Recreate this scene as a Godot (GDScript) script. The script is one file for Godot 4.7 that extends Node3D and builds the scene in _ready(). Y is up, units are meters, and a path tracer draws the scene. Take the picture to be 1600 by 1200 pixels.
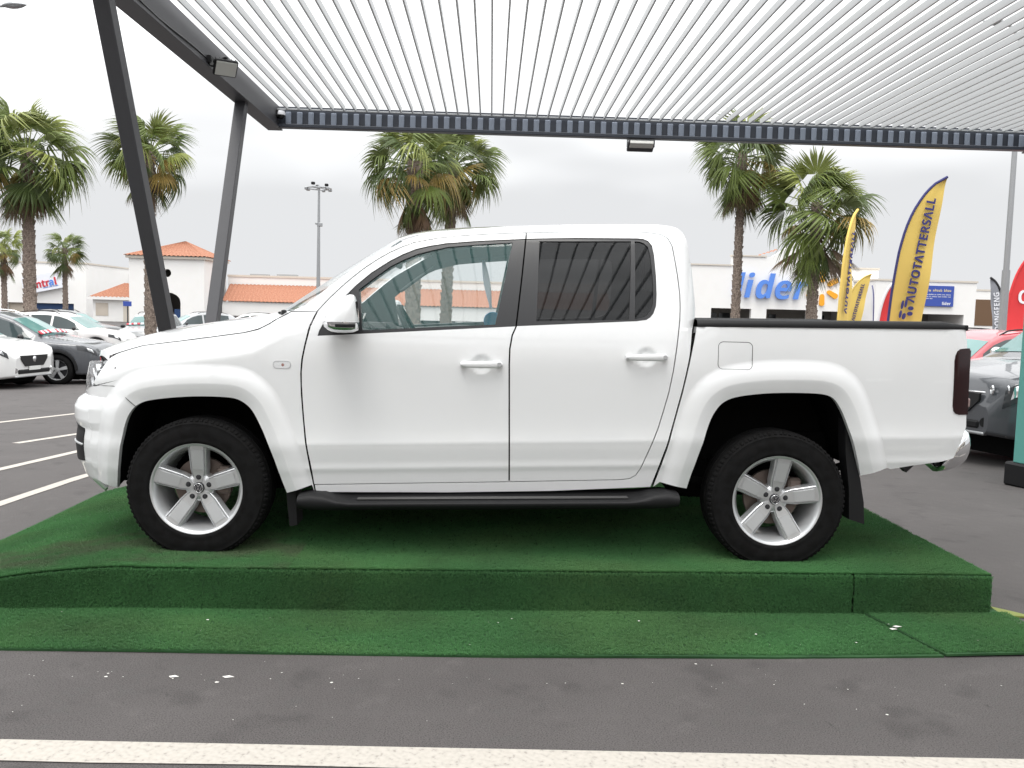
extends Node3D

# ---------------------------------------------------------------- mesh builder
class MB:
	var P := PackedVector3Array()
	var N := PackedVector3Array()
	var U := PackedVector2Array()
	var I := PackedInt32Array()

	func v(p: Vector3, n: Vector3, uv := Vector2.ZERO) -> int:
		P.append(p)
		N.append(n)
		U.append(uv)
		return P.size() - 1

	func t(a: int, b: int, c: int) -> void:
		var g := (P[b] - P[a]).cross(P[c] - P[a])
		I.append(a)
		if g.dot(N[a] + N[b] + N[c]) > 0.0:
			I.append(c)
			I.append(b)
		else:
			I.append(b)
			I.append(c)

	func f3(a: Vector3, b: Vector3, c: Vector3, hint := Vector3.ZERO) -> void:
		var n := (b - a).cross(c - a)
		if n.length_squared() < 1e-16:
			return
		n = n.normalized()
		if n.dot(hint) < 0.0:
			n = -n
		t(v(a, n), v(b, n), v(c, n))

	func f4(a: Vector3, b: Vector3, c: Vector3, d: Vector3, hint := Vector3.ZERO) -> void:
		var n := (c - a).cross(d - b)
		if n.length_squared() < 1e-16:
			return
		n = n.normalized()
		if n.dot(hint) < 0.0:
			n = -n
		var i := v(a, n, Vector2(0, 0))
		var j := v(b, n, Vector2(1, 0))
		var k := v(c, n, Vector2(1, 1))
		var l := v(d, n, Vector2(0, 1))
		t(i, j, k)
		t(i, k, l)

	# chamfered box
	func box(c: Vector3, s: Vector3, bev := 0.0, b := Basis.IDENTITY) -> void:
		var h := s * 0.5
		var e: float = min(bev, min(h.x, min(h.y, h.z)) * 0.95)
		var q := func(x: float, y: float, z: float) -> Vector3: return c + b * Vector3(x, y, z)
		var i := h - Vector3(e, e, e)
		for sg in [-1.0, 1.0]:
			f4(q.call(sg * h.x, -i.y, -i.z), q.call(sg * h.x, i.y, -i.z), q.call(sg * h.x, i.y, i.z), q.call(sg * h.x, -i.y, i.z), b * Vector3(sg, 0, 0))
			f4(q.call(-i.x, sg * h.y, -i.z), q.call(i.x, sg * h.y, -i.z), q.call(i.x, sg * h.y, i.z), q.call(-i.x, sg * h.y, i.z), b * Vector3(0, sg, 0))
			f4(q.call(-i.x, -i.y, sg * h.z), q.call(i.x, -i.y, sg * h.z), q.call(i.x, i.y, sg * h.z), q.call(-i.x, i.y, sg * h.z), b * Vector3(0, 0, sg))
		if e <= 0.0:
			return
		for s1 in [-1.0, 1.0]:
			for s2 in [-1.0, 1.0]:
				f4(q.call(-i.x, s1 * h.y, s2 * i.z), q.call(i.x, s1 * h.y, s2 * i.z), q.call(i.x, s1 * i.y, s2 * h.z), q.call(-i.x, s1 * i.y, s2 * h.z), b * Vector3(0, s1, s2))
				f4(q.call(s1 * h.x, -i.y, s2 * i.z), q.call(s1 * h.x, i.y, s2 * i.z), q.call(s1 * i.x, i.y, s2 * h.z), q.call(s1 * i.x, -i.y, s2 * h.z), b * Vector3(s1, 0, s2))
				f4(q.call(s1 * h.x, s2 * i.y, -i.z), q.call(s1 * h.x, s2 * i.y, i.z), q.call(s1 * i.x, s2 * h.y, i.z), q.call(s1 * i.x, s2 * h.y, -i.z), b * Vector3(s1, s2, 0))
				for s3 in [-1.0, 1.0]:
					f3(q.call(s1 * h.x, s2 * i.y, s3 * i.z), q.call(s1 * i.x, s2 * h.y, s3 * i.z), q.call(s1 * i.x, s2 * i.y, s3 * h.z), b * Vector3(s1, s2, s3))

	# straight bar between two points, w wide (across "side"), h high
	func bar(a: Vector3, c: Vector3, w: float, h: float, bev := 0.0, up := Vector3.UP) -> void:
		var d := (c - a).normalized()
		var s := d.cross(up).normalized()
		var u := s.cross(d)
		box((a + c) * 0.5, Vector3((c - a).length(), h, w), bev, Basis(d, u, s))

	func tube(pts: PackedVector3Array, rad: PackedFloat32Array, sides := 8, cap := true) -> void:
		var n := pts.size()
		var ref := Vector3.UP
		var first := P.size()
		var prev := Vector3.ZERO
		for i in n:
			var d := (pts[min(i + 1, n - 1)] - pts[max(i - 1, 0)]).normalized()
			if i == 0:
				ref = Vector3.UP if absf(d.y) < 0.9 else Vector3.RIGHT
				prev = d.cross(ref).normalized()
			var s := (prev - d * prev.dot(d)).normalized()
			prev = s
			var u := s.cross(d)
			for k in sides + 1:
				var a := TAU * k / sides
				var o := s * cos(a) + u * sin(a)
				v(pts[i] + o * rad[i], o, Vector2(float(k) / sides, i))
		for i in n - 1:
			for k in sides:
				var a := first + i * (sides + 1) + k
				t(a, a + 1, a + sides + 2)
				t(a, a + sides + 2, a + sides + 1)
		if cap:
			for e in [0, n - 1]:
				var d2 := (pts[1] - pts[0]).normalized() * -1.0 if e == 0 else (pts[n - 1] - pts[n - 2]).normalized()
				var c := v(pts[e], d2)
				var r0 := first + int(e) * (sides + 1)
				for k in sides:
					t(c, v(P[r0 + k], d2), v(P[r0 + k + 1], d2))

	# profile of (radius, height along the axis y of xf); sharp corners stay sharp
	func lathe(prof: PackedVector2Array, seg: int, xf := Transform3D.IDENTITY, sharp := 0.6) -> void:
		var m := prof.size() - 1
		var tang: Array[Vector2] = []
		for i in m:
			tang.append((prof[i + 1] - prof[i]).normalized())
		for i in m:
			var t0 := tang[i]
			var t1 := tang[i]
			if i > 0 and tang[i - 1].dot(tang[i]) > sharp:
				t0 = (tang[i - 1] + tang[i]).normalized()
			if i < m - 1 and tang[i + 1].dot(tang[i]) > sharp:
				t1 = (tang[i + 1] + tang[i]).normalized()
			var first := P.size()
			for k in seg + 1:
				var a := TAU * k / seg
				var o := Vector3(cos(a), 0, sin(a))
				for e in 2:
					var pr := prof[i + e]
					var tt := t0 if e == 0 else t1
					v(xf * (o * pr.x + Vector3(0, pr.y, 0)), (xf.basis * (o * tt.y + Vector3(0, -tt.x, 0))).normalized(), Vector2(float(k) / seg, e))
			for k in seg:
				var b := first + k * 2
				t(b, b + 1, b + 3)
				t(b, b + 3, b + 2)

	# rows of points -> smooth sheet; hint: direction it faces, or ZERO for away from its middle
	func sheet(rows: Array, hint := Vector3.ZERO, closed := false) -> void:
		var nr := rows.size()
		var nc: int = rows[0].size()
		var pts := PackedVector3Array()
		var nor := PackedVector3Array()
		for r in rows:
			for q in r:
				pts.append(q)
		nor.resize(pts.size())
		var tris := PackedInt32Array()
		for i in nr - 1:
			for j in (nc if closed else nc - 1):
				var a := i * nc + j
				var b := i * nc + (j + 1) % nc
				for tr in [[a, b, b + nc], [a, b + nc, a + nc]]:
					var g := (pts[tr[1]] - pts[tr[0]]).cross(pts[tr[2]] - pts[tr[0]])
					for q in tr:
						nor[q] += g
						tris.append(q)
		var mid := Vector3.ZERO
		for q in pts:
			mid += q
		mid /= pts.size()
		var s := 0.0
		for i in pts.size():
			s += nor[i].dot(hint if hint != Vector3.ZERO else pts[i] - mid)
		var sg := 1.0 if s >= 0.0 else -1.0
		var first := P.size()
		for i in pts.size():
			var q := nor[i] * sg
			v(pts[i], q.normalized() if q.length_squared() > 1e-20 else Vector3.UP, Vector2(float(i % nc) / nc, float(i / nc) / nr))
		for i in range(0, tris.size(), 3):
			t(first + tris[i], first + tris[i + 1], first + tris[i + 2])

	# flat polygon given in xf's xy plane, thick along its z (from -d/2 to d/2)
	func prism(poly: PackedVector2Array, d: float, xf := Transform3D.IDENTITY) -> void:
		var tr := Geometry2D.triangulate_polygon(poly)
		for sg in [-0.5, 0.5]:
			var n := (xf.basis.z * signf(sg)).normalized()
			for i in range(0, tr.size(), 3):
				t(v(xf * Vector3(poly[tr[i]].x, poly[tr[i]].y, sg * d), n), v(xf * Vector3(poly[tr[i + 1]].x, poly[tr[i + 1]].y, sg * d), n), v(xf * Vector3(poly[tr[i + 2]].x, poly[tr[i + 2]].y, sg * d), n))
		var area := 0.0
		for i in poly.size():
			area += poly[i].cross(poly[(i + 1) % poly.size()])
		for i in poly.size():
			var a := poly[i]
			var b := poly[(i + 1) % poly.size()]
			var o := (b - a).orthogonal() * (-1.0 if area > 0.0 else 1.0)
			o = Vector2((b - a).y, -(b - a).x) * (1.0 if area > 0.0 else -1.0)
			f4(xf * Vector3(a.x, a.y, -d / 2), xf * Vector3(b.x, b.y, -d / 2), xf * Vector3(b.x, b.y, d / 2), xf * Vector3(a.x, a.y, d / 2), xf.basis * Vector3(o.x, o.y, 0))

	# a bent plate: the polygon (with holes) laid on the surface map(u, v), its rim turned in by "thick"
	func panel(polys: Array, holes: Array, map: Callable, res: float, thick: float, hint: Vector3, resv := 0.0, snap := INF) -> void:
		if resv == 0.0:
			resv = res
		var e := minf(res, resv) * 0.2
		for poly: PackedVector2Array in polys:
			var lo := poly[0]
			var hi := poly[0]
			for q in poly:
				lo = lo.min(q)
				hi = hi.max(q)
			lo -= Vector2(res, resv) * 0.37
			if snap != INF:   # a row of vertices along v = snap
				lo.y = snap - ceilf((snap - lo.y) / resv) * resv
			var nx := int(ceil((hi.x - lo.x) / res)) + 1
			var ny := int(ceil((hi.y - lo.y) / resv)) + 1
			var touched := {}
			for loop: PackedVector2Array in [poly] + holes:
				for i in loop.size():
					var a := loop[i]
					var b := loop[(i + 1) % loop.size()]
					var st := int(ceil((b - a).length() / (minf(res, resv) * 0.12))) + 1
					for k in st + 1:
						var q := a.lerp(b, float(k) / st)
						touched[Vector2i(int(floor((q.x - lo.x) / res)), int(floor((q.y - lo.y) / resv)))] = true
			var mid := (lo + hi) * 0.5
			var sg := 0.0
			var cache := {}
			var nrm := func(u: float, w: float) -> Vector3:
				return ((map.call(u + e, w) - map.call(u - e, w)) as Vector3).cross(map.call(u, w + e) - map.call(u, w - e)).normalized()
			var probe := poly[0].lerp(mid, 0.02)
			sg = 1.0 if nrm.call(probe.x, probe.y).dot(hint) >= 0.0 else -1.0
			for i in nx:
				for j in ny:
					var x0 := lo.x + i * res
					var y0 := lo.y + j * resv
					if touched.has(Vector2i(i, j)):
						var cell := PackedVector2Array([Vector2(x0, y0), Vector2(x0 + res, y0), Vector2(x0 + res, y0 + resv), Vector2(x0, y0 + resv)])
						var bits := Geometry2D.intersect_polygons(poly, cell)
						for hole in holes:
							var left := []
							for bit in bits:
								for piece in Geometry2D.clip_polygons(bit, hole):
									if not Geometry2D.is_polygon_clockwise(piece):
										left.append(piece)
							bits.assign(left)
						for bit: PackedVector2Array in bits:
							var tr := Geometry2D.triangulate_polygon(bit)
							if tr.is_empty():
								continue
							var ids := PackedInt32Array()
							for q in bit:
								ids.append(v(map.call(q.x, q.y), nrm.call(q.x, q.y) * sg, q))
							for k in range(0, tr.size(), 3):
								t(ids[tr[k]], ids[tr[k + 1]], ids[tr[k + 2]])
					else:
						var c := Vector2(x0 + res * 0.5, y0 + resv * 0.5)
						if not Geometry2D.is_point_in_polygon(c, poly):
							continue
						var out := false
						for hole in holes:
							if Geometry2D.is_point_in_polygon(c, hole):
								out = true
						if out:
							continue
						var id := []
						for o in [[0, 0], [1, 0], [1, 1], [0, 1]]:
							var key := Vector2i(i + o[0], j + o[1])
							if not cache.has(key):
								var q := Vector2(lo.x + key.x * res, lo.y + key.y * resv)
								cache[key] = v(map.call(q.x, q.y), nrm.call(q.x, q.y) * sg, q)
							id.append(cache[key])
						t(id[0], id[1], id[2])
						t(id[0], id[2], id[3])
			if thick > 0.0:
				for loop: PackedVector2Array in [poly] + holes:
					for i in loop.size():
						var a := loop[i]
						var b := loop[(i + 1) % loop.size()]
						var st := int(ceil((b - a).length() / (res * 1.5)))
						for k in st:
							var p := a.lerp(b, float(k) / st)
							var q := a.lerp(b, float(k + 1) / st)
							var p3: Vector3 = map.call(p.x, p.y)
							var q3: Vector3 = map.call(q.x, q.y)
							f4(p3, q3, q3 - nrm.call(q.x, q.y) * sg * thick, p3 - nrm.call(p.x, p.y) * sg * thick)

	func mirrored() -> MB:
		var m := MB.new()
		for i in P.size():
			m.v(P[i] * Vector3(1, 1, -1), N[i] * Vector3(1, 1, -1), U[i])
		for i in range(0, I.size(), 3):
			m.I.append_array([I[i], I[i + 2], I[i + 1]])
		return m

	func moved(xf: Transform3D) -> MB:
		for i in P.size():
			P[i] = xf * P[i]
			N[i] = (xf.basis * N[i]).normalized()
		return self

	func add(o: MB) -> MB:
		var f := P.size()
		P.append_array(o.P)
		N.append_array(o.N)
		U.append_array(o.U)
		for i in o.I:
			I.append(f + i)
		return self

	func mesh() -> ArrayMesh:
		var a := []
		a.resize(Mesh.ARRAY_MAX)
		a[Mesh.ARRAY_VERTEX] = P
		a[Mesh.ARRAY_NORMAL] = N
		a[Mesh.ARRAY_TEX_UV] = U
		a[Mesh.ARRAY_INDEX] = I
		var m := ArrayMesh.new()
		m.add_surface_from_arrays(Mesh.PRIMITIVE_TRIANGLES, a)
		return m


# ---------------------------------------------------------------- scene helpers
var M := {}
var rng := RandomNumberGenerator.new()
var used := {}


func numbered(called: String) -> String:
	var n: int = used.get(called, 0)
	used[called] = n + 1
	return called if n == 0 else "%s_%03d" % [called, n]


func obj(called: String, what, mat: Material, parent: Node = null) -> MeshInstance3D:
	var o := MeshInstance3D.new()
	o.mesh = what.mesh() if what is MB else what
	o.material_override = mat
	if parent == null:
		o.name = numbered(called)
		add_child(o)
	else:
		o.name = called
		parent.add_child(o, true)
	return o


func tag(o: Node, label: String, category: String, group := "", kind := "") -> Node:
	if label:
		o.set_meta("label", label)
	if category:
		o.set_meta("category", category)
	if group:
		o.set_meta("group", group)
	if kind:
		o.set_meta("kind", kind)
	return o


func thing(called: String, label: String, category: String, at := Vector3.ZERO, turn := 0.0, group := "") -> Node3D:
	var o := Node3D.new()
	o.name = numbered(called)
	add_child(o)
	o.position = at
	o.rotation.y = turn
	tag(o, label, category, group)
	return o


func struct(called: String, what, mat: Material) -> MeshInstance3D:
	var o := obj(called, what, mat)
	o.set_meta("kind", "structure")
	return o


func mat(called: String, c: Color, rough := 0.6, metal := 0.0) -> StandardMaterial3D:
	var m := StandardMaterial3D.new()
	m.resource_name = called
	m.albedo_color = c.linear_to_srgb()
	m.roughness = rough
	m.metallic = metal
	M[called] = m
	return m


func noise_tex(size: int, freq: float, sd: int, stops: Array, octaves := 5, kind := FastNoiseLite.TYPE_SIMPLEX_SMOOTH) -> NoiseTexture2D:
	var f := FastNoiseLite.new()
	f.noise_type = kind
	f.frequency = freq
	f.seed = sd
	f.fractal_octaves = octaves
	var t := NoiseTexture2D.new()
	t.width = size
	t.height = size
	t.seamless = true
	t.noise = f
	if stops.size():
		var g := Gradient.new()
		var off := PackedFloat32Array()
		var col := PackedColorArray()
		for s in stops:
			off.append(s[0])
			col.append((s[1] as Color).linear_to_srgb())
		g.offsets = off
		g.colors = col
		t.color_ramp = g
	return t


func tri(m: StandardMaterial3D, scale: float) -> void:
	m.uv1_triplanar = true
	m.uv1_world_triplanar = true
	m.uv1_scale = Vector3.ONE * scale


func lettering(text: String, size: float, depth: float, bold := 700, italic := false, serif := false) -> TextMesh:
	var f := SystemFont.new()
	f.font_names = PackedStringArray(["Droid Serif" if serif else "Droid Sans"])
	f.font_weight = bold
	f.font_italic = italic
	var t := TextMesh.new()
	t.font = f
	t.text = text
	t.font_size = 64
	t.pixel_size = size / 64.0
	t.depth = depth
	return t


func gy(z: float) -> float:   # the car park falls away gently behind the stand
	return -0.028 * clampf(-2.0 - z, 0.0, 18.0)


# ---------------------------------------------------------------- scene
func _ready() -> void:
	rng.seed = 11
	var cam := Camera3D.new()
	cam.name = "camera"
	cam.fov = 47.5
	cam.near = 0.05
	cam.far = 2000.0
	cam.position = Vector3(-0.0143, 1.5267, 5.5278)
	cam.rotation_order = EULER_ORDER_YXZ
	cam.rotation_degrees = Vector3(-4.675, -1.498, 1.473)
	add_child(cam)
	cam.current = true
	var env := Environment.new()
	env.tonemap_mode = Environment.TONE_MAPPER_LINEAR
	env.tonemap_exposure = 1.02
	env.background_mode = Environment.BG_SKY
	env.sky = Sky.new()
	env.sky.sky_material = overcast()
	env.sdfgi_enabled = true
	env.ssao_enabled = true
	env.ssil_enabled = true
	var we := WorldEnvironment.new()
	we.name = "world_environment"
	we.environment = env
	add_child(we)
	var sun := DirectionalLight3D.new()
	sun.name = "sun"
	sun.light_energy = 0.5
	sun.light_angular_distance = 25.0
	sun.light_color = Color(1.0, 0.985, 0.96)
	sun.shadow_enabled = true
	sun.rotation_degrees = Vector3(-70, -20, 0)
	add_child(sun)
	materials()
	ground()
	platform()
	pergola()
	buildings()
	palms()
	masts()
	flags()
	truck()
	parked()
	details()


func overcast() -> PanoramaSkyMaterial:
	var w := 768
	var h := 384
	var n := FastNoiseLite.new()
	n.seed = 5
	n.frequency = 1.0
	n.fractal_octaves = 4
	n.noise_type = FastNoiseLite.TYPE_SIMPLEX_SMOOTH
	var im := Image.create(w, h, false, Image.FORMAT_RGBF)
	var el := [-90.0, -1.0, 0.0, 3.0, 5.0, 7.5, 11.0, 16.0, 40.0, 90.0]
	var li := [0.25, 0.33, 0.49, 0.55, 0.64, 0.82, 1.05, 1.42, 2.35, 3.5]
	for j in h:
		var up := (0.5 - (j + 0.5) / h) * 180.0
		var k := 0
		while k < el.size() - 2 and up > el[k + 1]:
			k += 1
		var f: float = clampf((up - el[k]) / (el[k + 1] - el[k]), 0, 1)
		var l: float = lerpf(li[k], li[k + 1], f)
		var y := sin(deg_to_rad(up))
		var cy := cos(deg_to_rad(up))
		for i in w:
			var a := TAU * i / w
			# cloud sheet overhead, seen ever more edge-on towards the horizon
			var s := 1.0 / (absf(y) + 0.12)
			var c := n.get_noise_3d(cos(a) * cy * s * 0.75, sin(a) * cy * s * 0.75, 3.0)
			var c2 := n.get_noise_3d(cos(a) * cy * 2.0, y * 9.0, sin(a) * cy * 2.0 + 7.0)
			var m := l * (1.0 + 0.22 * c + 0.26 * c2)
			var grey := clampf(1.25 - m, 0.0, 0.8)
			im.set_pixel(i, j, Color(m * (0.99 - 0.02 * grey), m * (1.0 - 0.01 * grey), m * (1.01 + 0.01 * grey)))
	var p := PanoramaSkyMaterial.new()
	p.panorama = ImageTexture.create_from_image(im)
	return p


# worn tarmac: soft blotches, oil stains, pale scuffs and hairline cracks, 4.5 m to the tile
func asphalt_picture() -> ImageTexture:
	var n := 640
	var layer: Array[PackedByteArray] = []
	for p in [[0.006, 3, 5, 0], [0.016, 14, 4, 0], [0.03, 25, 4, 0], [0.009, 36, 3, 1], [0.007, 47, 2, 0]]:
		var f := FastNoiseLite.new()
		f.frequency = p[0]
		f.seed = p[1]
		f.noise_type = FastNoiseLite.TYPE_SIMPLEX_SMOOTH
		f.fractal_octaves = p[2]
		if p[3] == 1:
			f.fractal_type = FastNoiseLite.FRACTAL_RIDGED
		layer.append(f.get_seamless_image(n, n, false, false, 0.12, false).get_data())
	var out := PackedByteArray()
	out.resize(n * n * 3)
	for i in n * n:
		var a := layer[0][i] / 255.0 - 0.5
		var stain := clampf((layer[1][i] / 255.0 - 0.62) * 6.0, 0.0, 1.0)
		var scuff := clampf((layer[2][i] / 255.0 - 0.64) * 5.0, 0.0, 1.0)
		var crack := clampf((layer[3][i] / 255.0 - 0.955) * 40.0, 0.0, 1.0) * clampf((layer[4][i] / 255.0 - 0.52) * 10.0, 0.0, 1.0)
		var l := 0.090 * (1.0 + 0.30 * a) * (1.0 - 0.22 * stain) * (1.0 + 0.16 * scuff) * (1.0 - 0.45 * crack)
		var c := Color(l * 1.06, l * 0.965, l * 0.94).linear_to_srgb()
		out[i * 3] = int(c.r * 255.0)
		out[i * 3 + 1] = int(c.g * 255.0)
		out[i * 3 + 2] = int(c.b * 255.0)
	return ImageTexture.create_from_image(Image.create_from_data(n, n, false, Image.FORMAT_RGB8, out))


func materials() -> void:
	var m := mat("white_paint", Color(0.82, 0.83, 0.835), 0.3)
	m.clearcoat_enabled = true
	m.clearcoat = 1.0
	m.clearcoat_roughness = 0.03
	m = mat("seam_grey", Color(0.10, 0.10, 0.10), 0.7)
	mat("black_trim", Color(0.012, 0.012, 0.013), 0.38)
	mat("black_pillar", Color(0.02, 0.02, 0.022), 0.28)
	mat("black_plastic", Color(0.012, 0.012, 0.013), 0.55)
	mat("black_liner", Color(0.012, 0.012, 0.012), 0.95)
	m = mat("rubber", Color(0.011, 0.011, 0.0115), 0.8)
	m.albedo_texture = noise_tex(256, 0.02, 8, [[0.3, Color(0.75, 0.72, 0.68)], [0.6, Color(1, 1, 1)], [0.75, Color(1.0, 0.97, 0.93)]])
	tri(m, 2.3)
	for dull in ["black_liner", "rubber", "black_plastic"]:
		M[dull].metallic_specular = 0.0 if dull == "black_liner" else (0.2 if dull == "rubber" else 0.35)
	mat("alloy", Color(0.66, 0.67, 0.68), 0.3, 0.65)
	mat("alloy_satin", Color(0.56, 0.57, 0.58), 0.42, 0.45)
	mat("brake_iron", Color(0.20, 0.16, 0.14), 0.5, 0.6)
	mat("chrome", Color(0.85, 0.86, 0.87), 0.05, 1.0)
	mat("steel_dark", Color(0.05, 0.05, 0.055), 0.5, 0.5)
	m = mat("window_pane", Color(0.28, 0.56, 0.54, 0.13), 0.02)
	m.transparency = BaseMaterial3D.TRANSPARENCY_ALPHA
	m.metallic_specular = 0.42
	m = mat("privacy_pane", Color(0.012, 0.013, 0.014, 0.86), 0.02)
	m.transparency = BaseMaterial3D.TRANSPARENCY_ALPHA
	m.metallic_specular = 0.36
	m = mat("windscreen_pane", Color(0.30, 0.50, 0.46, 0.14), 0.02)
	m.transparency = BaseMaterial3D.TRANSPARENCY_ALPHA
	m = mat("lamp_pane", Color(0.8, 0.82, 0.85, 0.08), 0.02)
	m.transparency = BaseMaterial3D.TRANSPARENCY_ALPHA
	mat("tail_red", Color(0.016, 0.0012, 0.002), 0.12)
	mat("tail_clear", Color(0.28, 0.20, 0.19), 0.1)
	mat("seat_cloth", Color(0.045, 0.046, 0.05), 0.9)
	mat("dash_plastic", Color(0.02, 0.021, 0.022), 0.6)
	mat("head_lining", Color(0.09, 0.093, 0.095), 0.9)
	mat("orange_lens", Color(0.38, 0.17, 0.14), 0.15)
	m = mat("blue_ribbon", Color(0.22, 0.45, 0.85), 0.5)
	m.backlight_enabled = true
	m.backlight = Color(0.8, 0.8, 0.8)
	mat("blue_disc", Color(0.03, 0.32, 0.62), 0.4)
	# ground
	m = mat("asphalt", Color(1, 1, 1), 0.88)
	m.albedo_texture = asphalt_picture()
	tri(m, 0.22)
	m.detail_enabled = true
	m.detail_blend_mode = BaseMaterial3D.BLEND_MODE_MUL
	m.detail_uv_layer = BaseMaterial3D.DETAIL_UV_2
	m.detail_albedo = noise_tex(1024, 0.11, 4, [[0.2, Color(0.35, 0.34, 0.34)], [0.42, Color(0.74, 0.74, 0.74)], [0.6, Color(0.9, 0.9, 0.9)], [0.8, Color(1.0, 1.0, 1.0)]], 3)
	m.uv2_triplanar = true
	m.uv2_world_triplanar = true
	m.uv2_scale = Vector3.ONE * 1.1
	m.heightmap_enabled = true
	m.heightmap_texture = noise_tex(512, 0.09, 6, [], 3)
	m.heightmap_scale = 0.12
	m = mat("road_paint", Color(1, 1, 1), 0.8)
	m.albedo_texture = noise_tex(512, 0.03, 9, [[0.14, Color(0.30, 0.275, 0.25)], [0.27, Color(0.41, 0.38, 0.34)], [0.5, Color(0.445, 0.415, 0.37)], [0.8, Color(0.475, 0.445, 0.40)]], 5)
	tri(m, 2.2)
	mat("paint_chip", Color(0.72, 0.70, 0.66), 0.8)
	# turf
	m = mat("turf_base", Color(1, 1, 1), 0.95)
	m.albedo_texture = noise_tex(512, 0.012, 12, [[0.25, Color(0.009, 0.046, 0.011)], [0.5, Color(0.012, 0.060, 0.014)], [0.75, Color(0.017, 0.070, 0.018)]], 5)
	tri(m, 0.6)
	m = mat("turf_blade", Color(1, 1, 1), 0.7)
	m.vertex_color_use_as_albedo = true
	m.backlight_enabled = true
	m.backlight = Color(0.25, 0.3, 0.25)
	mat("turf_backing", Color(0.012, 0.016, 0.013), 0.9)
	# metalwork
	mat("grey_steel", Color(0.058, 0.058, 0.064), 0.45)
	mat("gutter_dark", Color(0.030, 0.036, 0.050), 0.4)
	mat("slat_white", Color(0.52, 0.53, 0.53), 0.4)
	mat("slat_end", Color(0.24, 0.275, 0.34), 0.5)
	mat("zinc", Color(0.36, 0.37, 0.38), 0.45, 0.6)
	mat("lamp_glass", Color(0.55, 0.55, 0.52), 0.25)
	# buildings
	m = mat("render_white", Color(1, 1, 1), 0.9)
	m.albedo_texture = noise_tex(512, 0.01, 21, [[0.2, Color(0.815, 0.805, 0.785)], [0.5, Color(0.825, 0.815, 0.797)], [0.8, Color(0.832, 0.822, 0.806)]], 5)
	tri(m, 0.12)
	m = mat("render_beige", Color(1, 1, 1), 0.9)
	m.albedo_texture = noise_tex(256, 0.012, 22, [[0.2, Color(0.50, 0.44, 0.37)], [0.8, Color(0.58, 0.52, 0.45)]], 4)
	tri(m, 0.12)
	m = mat("clay_tiles", Color(1, 1, 1), 0.85)
	m.albedo_texture = noise_tex(512, 0.035, 23, [[0.15, Color(0.17, 0.065, 0.038)], [0.4, Color(0.30, 0.118, 0.066)], [0.6, Color(0.36, 0.155, 0.09)], [0.82, Color(0.46, 0.25, 0.165)]], 4)
	tri(m, 0.35)
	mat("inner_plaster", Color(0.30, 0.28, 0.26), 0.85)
	mat("door_glass", Color(0.05, 0.055, 0.06), 0.08)
	mat("cornice", Color(0.62, 0.57, 0.50), 0.85)
	mat("shutter_blue", Color(0.010, 0.045, 0.14), 0.5)
	mat("sign_white", Color(0.78, 0.80, 0.86), 0.35)
	mat("sign_blue", Color(0.10, 0.25, 0.72), 0.4)
	mat("sign_red", Color(0.55, 0.03, 0.05), 0.4)
	mat("sign_yellow", Color(0.85, 0.38, 0.02), 0.4)
	mat("billboard_blue", Color(0.04, 0.08, 0.36), 0.4)
	mat("cream_print", Color(0.75, 0.62, 0.35), 0.5)
	mat("white_print", Color(0.75, 0.76, 0.8), 0.5)
	# banners
	for c in [["flag_yellow", Color(0.76, 0.55, 0.13)], ["flag_navy", Color(0.03, 0.03, 0.15)], ["flag_grey", Color(0.27, 0.28, 0.31)], ["flag_red", Color(0.66, 0.03, 0.035)], ["flag_white", Color(0.75, 0.75, 0.78)], ["flag_black", Color(0.015, 0.015, 0.017)]]:
		m = mat(c[0], c[1], 0.75)
		m.backlight_enabled = true
		m.backlight = Color(0.5, 0.5, 0.5)
	mat("print_navy", Color(0.035, 0.035, 0.17), 0.7)
	# palms
	m = mat("palm_bark", Color(1, 1, 1), 0.95)
	m.albedo_texture = noise_tex(256, 0.05, 31, [[0.2, Color(0.11, 0.082, 0.065)], [0.5, Color(0.225, 0.18, 0.15)], [0.8, Color(0.34, 0.28, 0.235)]], 4)
	tri(m, 1.2)
	for c in [["frond_green", Color(0.105, 0.145, 0.024)], ["frond_light", Color(0.200, 0.230, 0.045)], ["frond_deep", Color(0.052, 0.082, 0.017)], ["frond_yellow", Color(0.25, 0.17, 0.04)], ["frond_dry", Color(0.15, 0.085, 0.045)], ["frond_brown", Color(0.085, 0.05, 0.032)]]:
		m = mat(c[0], c[1], 0.55)
		m.backlight_enabled = true
		m.backlight = Color(0.4, 0.42, 0.3)
	# cars
	for c in [["car_white", Color(0.74, 0.74, 0.73)], ["car_graphite", Color(0.075, 0.080, 0.090)], ["car_red", Color(0.42, 0.028, 0.045)], ["car_silver", Color(0.40, 0.41, 0.42)], ["car_black", Color(0.015, 0.015, 0.017)]]:
		m = mat(c[0], c[1], 0.35)
		m.clearcoat_enabled = true
		m.clearcoat = 1.0
		m.clearcoat_roughness = 0.04
	mat("car_glass", Color(0.03, 0.045, 0.047), 0.04)
	mat("car_screen", Color(0.11, 0.23, 0.22), 0.05)
	mat("car_lamp", Color(0.05, 0.052, 0.056), 0.06)
	mat("plate", Color(0.7, 0.7, 0.68), 0.5)
	mat("totem_teal", Color(0.14, 0.42, 0.37), 0.10)


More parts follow.
